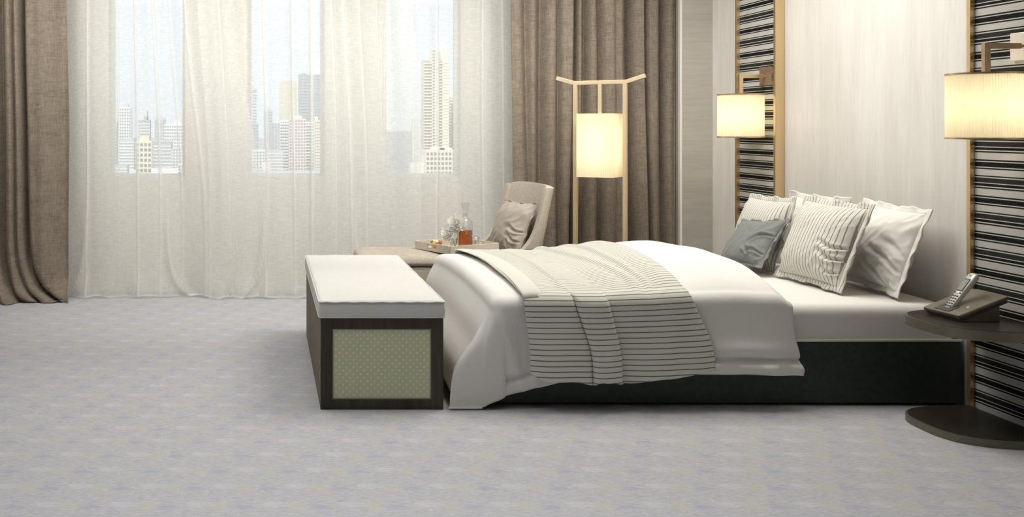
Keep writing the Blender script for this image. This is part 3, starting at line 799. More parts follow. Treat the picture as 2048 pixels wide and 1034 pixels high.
# ------------------------------------------------------------------ pillows
def pillow(name, base, wdir, updir, w, h, t, mat, label, cat='pillow', flange=0.03, seed=0, group=None, wr=0.006, pinch=0.05, sag=0.0, fmat=None, creases=()):
    W = Vector(wdir).normalized(); U = Vector(updir).normalized(); Nn = W.cross(U).normalized()
    U = Nn.cross(W).normalized()
    M3 = Matrix((W, U, Nn)).transposed()
    r = empty(name, base); r.rotation_euler = M3.to_euler(); tag(r, label, cat, group)
    def outline(a, b):
        x = a*w/2*(1-pinch*(1-b*b)*a*a); y = b*h/2*(1-pinch*(1-a*a)*b*b)
        return x, y+h/2
    def pt(a, b, side):
        x, y = outline(a, b)
        f = max(0.0, (1-abs(a)**2.6))**0.55*max(0.0, (1-abs(b)**2.6))**0.55
        low = 1+sag*(-b)*0.5
        z = side*t/2*f*low
        cr = abs(a*b)
        edge = max(abs(a), abs(b))
        n_ = nz(x*6+seed, y*6, side*2.0+seed)+0.35*nz(x*13+seed, y*6, seed*3.1)
        rid = abs(nz((x+y)*7+seed, (x-y)*16, seed+9))
        z += side*wr*f**0.5*(n_*0.9-1.8*rid*(0.4+cr*1.6))
        if side > 0:
            for (a0, b0, a1, b1, dep, wid) in creases:
                x0, y0 = a0*w/2, b0*h/2+h/2; x1, y1 = a1*w/2, b1*h/2+h/2
                L = math.hypot(x1-x0, y1-y0); tx, ty = (x1-x0)/L, (y1-y0)/L
                s_ = ((x-x0)*tx+(y-y0)*ty)/L; dd = (-(x-x0)*ty+(y-y0)*tx)+0.010*math.sin(s_*7+seed)
                fade = smoothstep(-0.05, 0.12, s_)*smoothstep(1.1, 0.45, s_)
                if fade > 0:
                    ww = wid*(0.6+0.9*s_)
                    z += fade*dep*(-math.exp(-(dd/ww)**2)+0.75*math.exp(-((dd-1.7*ww)/ww)**2)+0.45*math.exp(-((dd+1.9*ww)/ww)**2))*min(1.0, f*2.5)
        # short gathers near the seams
        z += side*wr*0.7*math.sin((x if abs(b) > abs(a) else y)*38+seed*2+2*n_)*smoothstep(0.66, 0.93, edge)*(1-edge**12)
        return (x, y, z)
    n = 84
    verts, faces, uvs = [], [], []
    def stretch(i): 
        s = i/n*2-1; return math.copysign(1-(1-abs(s))**1.25, s)
    idx = {}
    for side in (1, -1):
        for j in range(n+1):
            for i in range(n+1):
                bd = i in (0, n) or j in (0, n)
                if bd and side < 0: idx[(i, j, side)] = idx[(i, j, 1)]; continue
                idx[(i, j, side)] = len(verts); verts.append(pt(stretch(i), stretch(j), side if not bd else 0))
        for j in range(n):
            for i in range(n):
                q = [idx[(i, j, side)], idx[(i+1, j, side)], idx[(i+1, j+1, side)], idx[(i, j+1, side)]]
                if side < 0: q.reverse()
                faces.append(q)
    me = bpy.data.meshes.new('cover'); me.from_pydata(verts, [], faces); me.update()
    uvl = me.uv_layers.new(name='UVMap')
    for lp in me.loops:
        c = verts[lp.vertex_index]; uvl.data[lp.index].uv = (c[0]+0.012, c[1])
    cov = link('cover', me, mat, r, True)
    if flange > 0:
        ring = []
        m = 72
        for k in range(m): ring.append((-1+2*k/m, -1))
        for k in range(m): ring.append((1, -1+2*k/m))
        for k in range(m): ring.append((1-2*k/m, 1))
        for k in range(m): ring.append((-1, 1-2*k/m))
        v2, f2 = [], []; N = len(ring); rows = 4
        for q in range(rows+1):
            for k, (a, b) in enumerate(ring):
                x, y = outline(a, b); s = q/rows
                ex, ey = (a if abs(a) > 0.985 else a**9), (b if abs(b) > 0.985 else b**9)
                wav = (math.sin(k*0.21+seed)+0.6*math.sin(k*0.47+seed*3))*0.6
                fl = flange*(1+0.2*wav)
                v2.append((x*0.985+ex*s*fl, (y-h/2)*0.985+h/2+ey*s*fl, s*s*0.012*wav))
        for q in range(rows):
            for k in range(N): f2.append((q*N+k, q*N+(k+1) % N, (q+1)*N+(k+1) % N, (q+1)*N+k))
        me2 = bpy.data.meshes.new('flange'); me2.from_pydata(v2, [], f2); me2.update()
        uvl = me2.uv_layers.new(name='UVMap')
        for lp in me2.loops:
            c = v2[lp.vertex_index]; uvl.data[lp.index].uv = (c[0]+0.012, c[1])
        f = link('flange', me2, fmat or mat, cov, True); solidify(f, 0.005)
    return r

# width axis runs away from the camera so that width x up points into the room (-X)
pillow('pillow', (3.06, 5.64, 0.515), (0.02, -1, 0.0), (0.17, 0, 1), 0.56, 0.385, 0.14, M['pillow_white'], 'white flanged pillow against the wall, mostly hidden behind the striped pillows', seed=1, group='pillows on the bed', wr=0.006)
pillow('pillow', (3.030, 5.035, 0.515), (-0.06, -1, -0.02), (0.36, -0.06, 1), 0.555, 0.40, 0.17, M['pillow_white'], 'white flanged pillow against the wall, nearest the telephone table', seed=5, group='pillows on the bed', wr=0.011, creases=((0.98, -0.55, 0.05, 0.0, 0.016, 0.012), (0.75, -0.98, 0.05, -0.35, 0.014, 0.011), (0.98, -0.2, 0.3, 0.25, 0.010, 0.014), (0.3, -0.98, -0.1, -0.5, 0.010, 0.010)))
pillow('pillow', (2.82, 5.80, 0.51), (-0.05, -1, 0.02), (0.32, 0, 1), 0.57, 0.385, 0.16, M['pillow_stripe'], 'striped pillow behind the grey cushion, farther from the camera', seed=3, group='pillows on the bed', wr=0.004)
pillow('pillow', (2.785, 5.13, 0.515), (0.06, -1, -0.01), (0.40, 0.0, 1), 0.52, 0.415, 0.19, M['pillow_stripe'], 'large striped pillow in front of the white pillow', seed=8, group='pillows on the bed', wr=0.006, creases=((0.99, -0.12, 0.30, -0.10, 0.013, 0.010), (0.99, -0.42, 0.38, -0.32, 0.014, 0.010), (0.95, -0.75, 0.45, -0.62, 0.010, 0.009)))
pillow('cushion', (2.655, 5.60, 0.525), (0.12, -1, 0.10), (0.70, 0.05, 1), 0.42, 0.30, 0.13, M['pillow_grey'], 'small slate grey cushion leaning on the striped pillows', 'cushion', 0.018, seed=11, group='pillows on the bed', wr=0.008, pinch=0.10, creases=((0.98, 0.35, 0.05, -0.35, 0.013, 0.010), (0.9, -0.5, 0.1, -0.62, 0.011, 0.009), (0.55, -0.98, 0.15, -0.2, 0.010, 0.009)))

# ------------------------------------------------------------------ bench at the foot of the bed
BX0, BX1, BN0, BN1 = 0.246, 0.811, 4.575, 6.215
bench = empty('bench', ((BX0+BX1)/2, (BN0+BN1)/2, 0)); tag(bench, 'dark wood bench with off-white cushion at the foot of the bed', 'bench')
ox, oy = (BX0+BX1)/2, (BN0+BN1)/2; hx, hy = (BX1-BX0)/2, (BN1-BN0)/2
ZB = 0.42
box('side_panel', -hx, -hx+0.022, -hy+0.03, hy-0.03, 0.0, ZB, M['side_wood'], bench, 0.002)
box('side_panel', hx-0.022, hx, -hy+0.03, hy-0.03, 0.0, ZB, M['side_wood'], bench, 0.002)
for e in (-1, 1):
    y0, y1 = (-hy, -hy+0.03) if e < 0 else (hy-0.03, hy)
    box('end_stile', -hx, -hx+0.055, y0, y1, 0.0, ZB, M['dark_wood'], bench, 0.002)
    box('end_stile', hx-0.055, hx, y0, y1, 0.0, ZB, M['dark_wood'], bench, 0.002)
    box('end_rail', -hx+0.055, hx-0.055, y0, y1, 0.371, ZB, M['dark_wood'], bench, 0.0015)
    box('end_rail', -hx+0.055, hx-0.055, y0, y1, 0.0, 0.047, M['dark_wood'], bench, 0.0015)
    yy = (-hy+0.006, -hy+0.024) if e < 0 else (hy-0.024, hy-0.006)
    p = box('end_panel', -hx+0.055, hx-0.055, yy[0], yy[1], 0.047, 0.371, M['dots'], bench)
    p['label'] = 'green fabric panel with small pale dots'
    g = 0.004; yb = -hy+0.003 if e < 0 else hy-0.007
    bm = bmesh.new()
    bm_box(bm, -hx+0.055, hx-0.055, yb, yb+0.004, 0.371-g, 0.371); bm_box(bm, -hx+0.055, hx-0.055, yb, yb+0.004, 0.047, 0.047+g)
    bm_box(bm, -hx+0.055, -hx+0.055+g, yb, yb+0.004, 0.047+g, 0.371-g); bm_box(bm, hx-0.055-g, hx-0.055, yb, yb+0.004, 0.047+g, 0.371-g)
    from_bm('panel_bead', bm, M['table_edge'], bench)
box('deck', -hx+0.022, hx-0.022, -hy+0.03, hy-0.03, ZB-0.03, ZB-0.002, M['dark_wood'], bench)
# cushion
def bench_cushion():
    cx, cy = hx+0.006, hy+0.004
    z0, z1 = ZB+0.001, 0.500; R = 0.010
    zm = z0
    def sq(t, H): return t
    nu, nv = 40, 80
    def pt(u, v):
        a, b = u*2-1, v*2-1
        ex, ey = a*(cx+0.095), b*(cy+0.095)
        X = max(-cx+R, min(cx-R, ex)); Y = max(-cy+R, min(cy-R, ey))
        dx, dy = ex-X, ey-Y; r = math.hypot(dx, dy)
        crown = 0.012*(1-(X/cx)**4)*(1-(Y/cy)**8)+0.0025*nz(X*7, Y*5, 2)
        if r < 1e-9: return (X, Y, z1+crown)
        L = R*PI/2; ux, uy = dx/r, dy/r
        if r < L: o, d = R*math.sin(r/R), R*(1-math.cos(r/R))
        else: o, d = R+0.004*math.sin(PI*min(1, (r-L)/0.07)), R+(r-L)
        zz = z1+crown*max(0, 1-r/L)-d
        return (X+ux*o, Y+uy*o, max(zz, z0))
    c = grid('cushion', nu*2, nv*2, pt, M['bench_cushion'], bench)
    for z in (z1-0.005, z0+0.005):
        pts = []
        k = 14
        for (sx, sy, a0) in ((1, -1, -PI/2), (1, 1, 0), (-1, 1, PI/2), (-1, -1, PI)):
            for q in range(5):
                a = a0+PI/2*q/4; pts.append((sx*(cx-0.012)+0.0135*math.cos(a), sy*(cy-0.012)+0.0135*math.sin(a), z))
        full = []
        for i, p in enumerate(pts):
            nx = pts[(i+1) % len(pts)]; full.append(p)
            if math.dist(p, nx) > 0.1:
                for q in range(1, 24):
                    t = q/24; full.append((p[0]+(nx[0]-p[0])*t, p[1]+(nx[1]-p[1])*t, z+(0.0018*math.sin(q*1.7+i) if z > 0.46 else 0)))
        tube('piping', full, 0.0032, M['bench_cushion'], c, 6, True)
bench_cushion()

# ------------------------------------------------------------------ half-round bedside table
def dshape(rx, ry, n=48, e=3.0):
    pts = []
    for k in range(n+1):
        a = -PI/2+PI*k/n
        c, s = math.cos(a), math.sin(a)
        pts.append((-rx*abs(c)**(2/e), ry*math.copysign(abs(s)**(2/e), s)))
    return pts
TC = (3.197, 4.268)
ns = empty('bedside_table', (TC[0], TC[1], 0)); tag(ns, 'half-round dark brown bedside table with a matching floor plinth', 'bedside table')
sh = dshape(0.387, 0.268); shi = dshape(0.379, 0.260)
prism('edge_band', sh, 0.428, 0.4695, M['table_edge'], ns, 0.002)
prism('table_top', shi, 0.4696, 0.4715, M['table_dark'], ns)
prism('plinth_band', sh, 0.0, 0.032, M['table_edge'], ns, 0.002)
prism('plinth_top', shi, 0.0321, 0.034, M['table_dark'], ns)
box('column', -0.075, -0.004, -0.262, -0.222, 0.034, 0.428, M['table_dark'], ns, 0.003)

# ------------------------------------------------------------------ cordless telephone
ZT = 0.4716
ph = empty('telephone_dock', (2.94, 4.325, ZT), math.radians(4)); tag(ph, 'bronze grey wedge shaped telephone base on the bedside table', 'telephone')
ang = math.radians(20)
def slab(name, x0, x1, y0, y1, z0, z1, mat, parent, bev, dz=0.0):
    bm = bmesh.new(); bm_box(bm, x0, x1, y0, y1, z0, z1, bev, 3)
    bmesh.ops.rotate(bm, cent=(0, 0, 0), matrix=Matrix.Rotation(-ang, 3, 'Y'), verts=bm.verts)
    bmesh.ops.translate(bm, vec=(0, 0, dz), verts=bm.verts)
    return from_bm(name, bm, mat, parent, False)
slab('top_shell', -0.005, 0.232, -0.106, 0.106, 0.008, 0.026, M['phone_base'], ph, 0.007, 0.006)
slab('lower_shell', 0.0, 0.222, -0.100, 0.100, -0.004, 0.0079, M['phone_dark'], ph, 0.002, 0.006)
bm = bmesh.new()
pr = [(0.008, 0.0), (0.178, 0.0), (0.178, 0.066), (0.008, 0.004)]
va = [bm.verts.new((x, -0.094, z)) for x, z in pr]; vb = [bm.verts.new((x, 0.094, z)) for x, z in pr]
bm.faces.new(va); bm.faces.new(vb[::-1])
for i in range(4): bm.faces.new((va[i], va[(i+1) % 4], vb[(i+1) % 4], vb[i]))
from_bm('support_block', bm, M['phone_base'], ph)
slab('cradle', 0.006, 0.060, -0.036, 0.052, 0.0262, 0.0285, M['phone_dark'], ph, 0.001, 0.006)
bm = bmesh.new(); bmesh.ops.create_uvsphere(bm, u_segments=14, v_segments=8, radius=0.007)
bmesh.ops.scale(bm, vec=(1, 1, 0.5), verts=bm.verts)
bmesh.ops.rotate(bm, cent=(0, 0, 0), matrix=Matrix.Rotation(-ang, 3, 'Y'), verts=bm.verts); bmesh.ops.translate(bm, vec=(0.060, -0.066, 0.055), verts=bm.verts)
from_bm('page_button', bm, M['phone_silver'], ph, True)

hs = empty('telephone_handset', (2.958, 4.335, ZT+0.022)); tag(hs, 'silver cordless handset with small screen and dark keys leaning in its base', 'handset')
hs.rotation_euler = Matrix.Rotation(math.radians(-52), 3, 'Y').to_euler()
# local: x along the handset (up), y across, z out of the face
def hbox(name, x0, x1, y0, y1, z0, z1, m, bev, par=None, seg=3): return box(name, x0, x1, y0, y1, z0, z1, m, par or hs, bev, seg)
def handset_body():
    prof = [(0.0, 0.016, 0.006), (0.006, 0.0205, 0.010), (0.05, 0.0225, 0.012), (0.12, 0.0245, 0.013), (0.17, 0.0255, 0.014), (0.195, 0.0245, 0.0135), (0.206, 0.019, 0.010), (0.210, 0.010, 0.005)]
    n = 24
    verts, faces = [], []
    for x, hw, hh in prof:
        for k in range(n):
            a = 2*PI*k/n; c, s = math.cos(a), math.sin(a)
            verts.append((x, hw*math.copysign(abs(c)**0.5, c), hh*math.copysign(abs(s)**0.5, s)))
    for j in range(len(prof)-1):
        for k in range(n): faces.append((j*n+k, (j+1)*n+k, (j+1)*n+(k+1) % n, j*n+(k+1) % n))
    faces.append(tuple(range(n))); faces.append(tuple((len(prof)-1)*n+k for k in range(n-1, -1, -1)))
    me = bpy.data.meshes.new('body'); me.from_pydata(verts, [], faces); me.update()
    return link('body', me, M['phone_silver'], hs, True)
handset_body()
b = hbox('screen_bezel', 0.108, 0.174, -0.0185, 0.0185, 0.0118, 0.0148, M['phone_key'], 0.001, None, 1)
s_ = hbox('screen', 0.112, 0.168, -0.0155, 0.0155, 0.0149, 0.0153, M['phone_screen'], 0.0, b)
s_['label'] = 'grey display screen'
hbox('earpiece', 0.188, 0.192, -0.006, 0.006, 0.0132, 0.0146, M['phone_key'], 0.0006, None, 1)
lathe('navigation_pad', [(0.0001, 0.0138), (0.0085, 0.0138), (0.0095, 0.0125), (0.0095, 0.011)], M['phone_silver'], hs, 20, True, (0.098, 0, 0))
for s in (-1, 1): hbox('key', 0.094, 0.103, s*0.0155-0.0035, s*0.0155+0.0035, 0.011, 0.0138, M['phone_key'], 0.001, None, 1)
for rw in range(5):
    for c in range(3):
        x = 0.024+rw*0.0132; y = (c-1)*0.0128
        hbox('key', x, x+0.0085, y-0.0048, y+0.0048, 0.0095, 0.0135-0.0002*(4-rw), M['phone_key'], 0.001, None, 1)

# ------------------------------------------------------------------ lounge chair, cushion, ottoman
ch = empty('lounge_chair', (1.535, 6.70, 0), math.radians(13)); tag(ch, 'greige upholstered armless lounge chair with a curved back, behind the bed', 'chair')
def shell_pt(u, v):
    # u round the back from near wing to far wing, v from bottom to top ; local -x is forward
    z = 0.28+v*0.64
    xb = 0.135+0.115*(z-0.28)/0.64+0.04*max(0, (z-0.5))
    Lw = 0.045+0.34*math.exp(-max(0, z-0.40)/0.075)
    w = 0.285-0.015*v
    t = u*2-1
    # perimeter: wing forward edge -> corner -> back -> corner -> wing
    c = 0.16
    tot = 2*Lw+2*w
    s = u*tot
    r = min(0.07, Lw*0.8)
    if s < Lw: x, y = xb-(Lw-s), -w
    elif s < Lw+2*w: x, y = xb, -w+(s-Lw)
    else: x, y = xb-(s-Lw-2*w), w
    # soften corners and bow the back
    bow = 0.05*(1-(min(1, abs(y)/w))**2)
    x += bow*0.6
    if abs(abs(y)-w) < 1e-6: pass
    zz = z+0.012*(1-(y/w)**2)*v*0.0 - 0.018*v*v*(abs(y)/w)**4
    return (x, y, zz)
def smooth_shell():
    nu, nv = 60, 24
    P = [[Vector(shell_pt(i/nu, j/nv)) for i in range(nu+1)] for j in range(nv+1)]
    for it in range(7):
        for j in range(nv+1):
            row = P[j]; P[j] = [row[0]]+[(row[i-1]+row[i]*2+row[i+1])/4 for i in range(1, nu)]+[row[nu]]
    verts = [p for row in P for p in row]; faces = []
    w = nu+1
    for j in range(nv):
        for i in range(nu): faces.append((j*w+i, j*w+i+1, (j+1)*w+i+1, (j+1)*w+i))
    me = bpy.data.meshes.new('back_shell'); me.from_pydata([tuple(v) for v in verts], [], faces); me.update()
    o = link('back_shell', me, M['upholstery'], ch, True)
    solidify(o, 0.05, 0.0)
    bv = o.modifiers.new('bevel', 'BEVEL'); bv.width = 0.014; bv.segments = 3; bv.limit_method = 'ANGLE'; bv.angle_limit = math.radians(50)
    return o
smooth_shell()
box('seat', -0.235, 0.11, -0.255, 0.255, 0.30, 0.455, M['upholstery'], ch, 0.03, 4, True)
for (lx, ly) in ((-0.22, -0.21), (-0.22, 0.21), (0.10, -0.21), (0.10, 0.21)):
    bm = bmesh.new(); bmesh.ops.create_cone(bm, cap_ends=True, segments=12, radius1=0.012, radius2=0.02, depth=0.30)
    bmesh.ops.translate(bm, vec=(lx, ly, 0.15), verts=bm.verts); from_bm('leg', bm, M['dark_wood'], ch, True)

ca = math.radians(13)
pillow('cushion', (1.575, 6.655, 0.462), (0.30, -1, 0.0), (0.40, 0.09, 1), 0.40, 0.36, 0.15, M['pillow_taupe'], 'taupe satin cushion leaning on the lounge chair back', 'cushion', 0.012, seed=15, wr=0.012, pinch=0.08, creases=((0.98, -0.15, 0.15, -0.12, 0.013, 0.010), (0.98, -0.55, 0.2, -0.4, 0.012, 0.010), (0.7, -0.98, 0.3, -0.5, 0.010, 0.009)))

ot = empty('ottoman', (0.925, 6.66, 0)); tag(ot, 'greige upholstered ottoman behind the bench, holding the tray', 'ottoman')
def sq_slab(name, hx_, hy_, z0, z1, R, mat, par, e=5.0, crown=0.0):
    n = 56; prof = [(z0, -0.012), (z0+0.012, 0.0), (z1-R, 0.0), (z1-R*0.55, -R*0.12), (z1-R*0.2, -R*0.45), (z1, -R)]
    verts, faces = [], []
    for z, d in prof:
        for k in range(n):
            a = 2*PI*k/n; c, s = math.cos(a), math.sin(a)
            verts.append(((hx_+d)*math.copysign(abs(c)**(2/e), c), (hy_+d)*math.copysign(abs(s)**(2/e), s), z))
    for f in (0.66, 0.33):
        for k in range(n):
            x, y, z = verts[(len(prof)-1)*n+k]; verts.append((x*f, y*f, z1+crown*(1-f*f)))
    rows = len(prof)+2
    for j in range(rows-1):
        for k in range(n): faces.append((j*n+k, j*n+(k+1) % n, (j+1)*n+(k+1) % n, (j+1)*n+k))
    verts.append((0, 0, z1+crown)); c = len(verts)-1
    for k in range(n): faces.append(((rows-1)*n+k, (rows-1)*n+(k+1) % n, c))
    faces.append(tuple(range(n-1, -1, -1)))
    me = bpy.data.meshes.new(name); me.from_pydata(verts, [], faces); me.update()
    return link(name, me, mat, par, True)
sq_slab('seat_cushion', 0.335, 0.285, 0.405, 0.470, 0.04, M['upholstery'], ot, 6, 0.012)
sq_slab('base', 0.325, 0.275, 0.14, 0.400, 0.01, M['upholstery'], ot, 6)
for (lx, ly) in ((-0.27, -0.2), (-0.27, 0.2), (0.27, -0.2), (0.27, 0.2)):
    bm = bmesh.new(); bmesh.ops.create_cone(bm, cap_ends=True, segments=12, radius1=0.012, radius2=0.02, depth=0.15)
    bmesh.ops.translate(bm, vec=(lx, ly, 0.075), verts=bm.verts); from_bm('leg', bm, M['dark_wood'], ot, True)

# ------------------------------------------------------------------ tray and what stands on it
ZTR = 0.484
TA = math.radians(28)
ty = empty('serving_tray', (1.262, 6.625, ZTR), TA); tag(ty, 'pale lacquered serving tray with slotted handles on the ottoman', 'tray')
TW, TD, TH = 0.20, 0.185, 0.052
box('tray_floor', -TW, TW, -TD, TD, 0.0, 0.008, M['tray'], ty, 0.001)
for s in (-1, 1):
    box('long_side', -TW, TW, s*TD-0.006, s*TD+0.006, 0.0, TH, M['tray'], ty, 0.002)
    # short side with a handle slot
    bm = bmesh.new(); x = s*TW
    for q in ((-TD+0.006, -0.05, 0.0, TH), (0.05, TD-0.006, 0.0, TH), (-0.05, 0.05, 0.0, 0.020), (-0.05, 0.05, 0.040, TH)):
        bm_box(bm, x-0.006, x+0.006, q[0], q[1], q[2], q[3])
    from_bm('handle_side', bm, M['tray'], ty)
nb = grid('folded_napkin', 12, 8, lambda u, v: (1.13+0.13*u+0.03*v, 6.50+0.06*v-0.05*u, ZTR+0.0095+0.006*math.sin(PI*v)*math.sin(PI*u)), M['napkin'])
solidify(nb, 0.006, 1.0); tag(nb, 'small folded white napkin at the front of the tray', 'napkin')

TZ = ZTR+0.0085
def glass_vessel(r_, prof, mat=None, name='glass_body', n=28): return lathe(name, prof, mat or M['glass'], r_, n)
dc = empty('decanter', (1.317, 6.60, TZ)); tag(dc, 'tall glass decanter of amber liquor with a flared stopper on the tray', 'decanter')
def sqlathe(name, prof, mat, par, e=4.0, n=36):
    verts, faces = [], []
    for (r0, z) in prof:
        for k in range(n):
            a = 2*PI*k/n+PI/7; c, s = math.cos(a), math.sin(a)
            ee = e if r0 > 0.03 else 2.0
            q = (abs(c)**ee+abs(s)**ee)**(-1/ee)
            ca_, sa_ = c*q*r0, s*q*r0
            rot = TA+0.2
            verts.append((ca_*math.cos(rot)-sa_*math.sin(rot), ca_*math.sin(rot)+sa_*math.cos(rot), z))
    for j in range(len(prof)-1):
        for k in range(n): faces.append((j*n+k, j*n+(k+1) % n, (j+1)*n+(k+1) % n, (j+1)*n+k))
    me = bpy.data.meshes.new(name); me.from_pydata(verts, [], faces); me.update()
    return link(name, me, mat, par, True)
gb = sqlathe('glass_body', [(0.001, 0.001), (0.038, 0.001), (0.041, 0.006), (0.041, 0.165), (0.038, 0.184), (0.027, 0.202), (0.016, 0.214), (0.015, 0.230), (0.019, 0.238)], M['glass'], dc)
lq = sqlathe('liquor', [(0.001, 0.010), (0.034, 0.010), (0.036, 0.014), (0.036, 0.122), (0.001, 0.122)], M['whisky'], dc)
lq['label'] = 'amber liquor inside'
st_ = lathe('stopper', [(0.001, 0.215), (0.011, 0.215), (0.013, 0.242), (0.018, 0.250), (0.031, 0.302), (0.030, 0.305), (0.001, 0.303)], M['glass'], dc, 10, False)
tumb = empty('tumbler', (1.372, 6.565, TZ)); tag(tumb, 'clear glass tumbler right of the decanter on the tray', 'glass')
lathe('glass_body', [(0.001, 0.001), (0.026, 0.001), (0.028, 0.006), (0.030, 0.088), (0.0285, 0.088), (0.026, 0.012), (0.001, 0.010)], M['glass'], tumb, 24)
vs_ = empty('flower_vase', (1.252, 6.63, TZ)); tag(vs_, 'small clear glass vase holding the white flowers on the tray', 'vase')
lathe('glass_body', [(0.001, 0.001), (0.030, 0.001), (0.032, 0.006), (0.033, 0.10), (0.0315, 0.10), (0.030, 0.010), (0.001, 0.008)], M['glass'], vs_, 24)
bw = empty('dessert_glass', (1.128, 6.63, TZ)); tag(bw, 'small amber glass bowl left of the vase on the tray', 'bowl')
lathe('glass_body', [(0.001, 0.001), (0.022, 0.001), (0.034, 0.014), (0.041, 0.045), (0.039, 0.045), (0.032, 0.016), (0.001, 0.006)], M['amber_glass'], bw, 24)
def fruit():
    r = empty('fruit_dessert', (1.122, 6.622, TZ+0.012)); tag(r, 'yellow and orange cut fruit in the amber bowl', 'fruit')
    for k, (dx, dy, dz, m, rx) in enumerate(((-0.010, -0.006, 0.020, 'ice', 0.3), (0.012, 0.004, 0.017, 'fruit', -0.4), (-0.004, 0.012, 0.028, 'ice', 0.9), (0.004, -0.010, 0.030, 'ice', -0.8))):
        bm = bmesh.new(); bmesh.ops.create_uvsphere(bm, u_segments=12, v_segments=8, radius=0.018)
        bmesh.ops.scale(bm, vec=(1.0, 0.75, 0.5), verts=bm.verts)
        bmesh.ops.rotate(bm, cent=(0, 0, 0), matrix=Matrix.Rotation(rx, 3, 'Y') @ Matrix.Rotation(k*1.3, 3, 'X'), verts=bm.verts)
        bmesh.ops.translate(bm, vec=(dx, dy, dz), verts=bm.verts)
        from_bm('slice', bm, M[m], r, True)
fruit()
def mum(loc, rad, tilt, label, stem_to):
    r = empty('flower', loc); tag(r, label, 'flower', 'white flowers in the vase')
    rng = random.Random(int(rad*10000))
    verts, faces = [], []
    n = 150
    for k in range(n):
        t = (k+0.5)/n; phi = math.acos(1-1.8*t); th = k*2.39996
        d = Vector((math.sin(phi)*math.cos(th), math.sin(phi)*math.sin(th), math.cos(phi)))
        d = Matrix.Rotation(tilt[0], 3, 'X') @ Matrix.Rotation(tilt[1], 3, 'Y') @ d
        axis = Matrix.Rotation(tilt[0], 3, 'X') @ Matrix.Rotation(tilt[1], 3, 'Y') @ Vector((0, 0, 1))
        side = axis.cross(d).normalized(); nrm = d.cross(side)
        L = rad*(0.82+0.25*rng.random()); wd = rad*0.12
        b0 = len(verts)
        for f, wf, cf in ((0.15, 0.5, 0), (0.5, 1.0, -0.05), (0.8, 0.9, 0.0), (1.0, 0.25, 0.10)):
            p = d*L*f+nrm*cf*rad
            verts.append(tuple(p-side*wd*wf)); verts.append(tuple(p+side*wd*wf))
        for q in range(3): faces.append((b0+2*q, b0+2*q+1, b0+2*q+3, b0+2*q+2))
    me = bpy.data.meshes.new('petals'); me.from_pydata(verts, [], faces); me.update()
    o = link('petals', me, M['petal'], r, False); o['kind'] = 'stuff'
    bm = bmesh.new(); bmesh.ops.create_uvsphere(bm, u_segments=10, v_segments=6, radius=rad*0.45); from_bm('heart', bm, M['petal'], r, True)
    e = Vector(stem_to)-Vector(loc)
    tube('stem', [(0, 0, 0), tuple(e*0.4+Vector((0.01, 0, -0.01))), tuple(e)], 0.0025, M['stem'], r, 6)
mum((1.262, 6.60, TZ+0.170), 0.068, (1.25, -0.3), 'upper white chrysanthemum bloom leaning on the decanter', (1.256, 6.63, TZ+0.012))
mum((1.215, 6.60, TZ+0.105), 0.064, (1.3, -0.5), 'lower white chrysanthemum bloom left of the decanter', (1.250, 6.632, TZ+0.012))

# ------------------------------------------------------------------ city outside
GZ = -70.0
M['c_ground'] = simple('city_ground', (0.50, 0.51, 0.50), 0.9, 0, 0.2, 0.02)
gr = struct(box('city_ground', -3000, 3000, 60, 6500, GZ-2, GZ, M['c_ground'])); tag(gr, 'pale hazy city ground far below the windows', 'ground')
def cm(name, c): M[name] = simple(name, c, 0.9, 0, 0.04, 0.05); return M[name]
cm('c_white', (0.86, 0.85, 0.83)); cm('c_cream', (0.86, 0.80, 0.64)); cm('c_pink', (0.84, 0.72, 0.66)); cm('c_grey', (0.46, 0.49, 0.52))
cm('c_dark', (0.36, 0.39, 0.43)); cm('c_pale', (0.58, 0.61, 0.63)); cm('c_beige', (0.70, 0.65, 0.53)); cm('c_glass', (0.34, 0.37, 0.41)); cm('c_glass2', (0.24, 0.25, 0.26)); cm('c_yellow', (0.83, 0.79, 0.56))  # facade tones lightened so that the distance haze sits in the colour
def P2(px, py, D): return ((px-PX0)/FPX*D, EYE-(py-PY0)/FPX*D)
def building(px0, px1, ytop, D, mat, style, label, floor_px=6.0, bay_px=5.0, wmat='c_glass', bmat='c_white', roof=None, wings=()):
    x0, z1 = P2(px0, ytop, D); x1, _ = P2(px1, ytop, D)
    k = D/FPX
    cx = (x0+x1)/2
    r = empty('high_rise_building', (cx, D, GZ)); tag(r, label, 'building', 'city buildings outside the windows')
    def bx(name, a, b_, y0, y1, zz0, zz1, m):
        return box(name, a-cx, b_-cx, y0-D, y1-D, zz0-GZ, zz1-GZ, M[m], r)
    dp = max(14, (x1-x0)*0.8)
    blk = bx('tower_block', x0, x1, D, D+dp, GZ, z1, mat)
    def fac(par, a, b_, zt, yf, st):
        f0 = floor_px*k
        facade_local(par, a-cx, b_-cx, zt-GZ, yf-D, f0, bay_px*k, M[wmat], M[bmat], st)
    fac(blk, x0, x1, z1, D, style)
    for (a, b_, yt, m, st) in wings:
        xa, zt = P2(a, yt, D); xb, _ = P2(b_, yt, D)
        wg = bx('wing', xa, xb, D-3, D+dp*0.8, GZ, zt, m)
        fac(wg, xa, xb, zt, D-3, st)
    if roof:
        for (a, b_, yt, m) in roof:
            xa, zt = P2(a, yt, D); xb, _ = P2(b_, yt, D)
            bx('roof_block', xa, xb, D+2, D+dp*0.6, z1, zt, m)
    return r
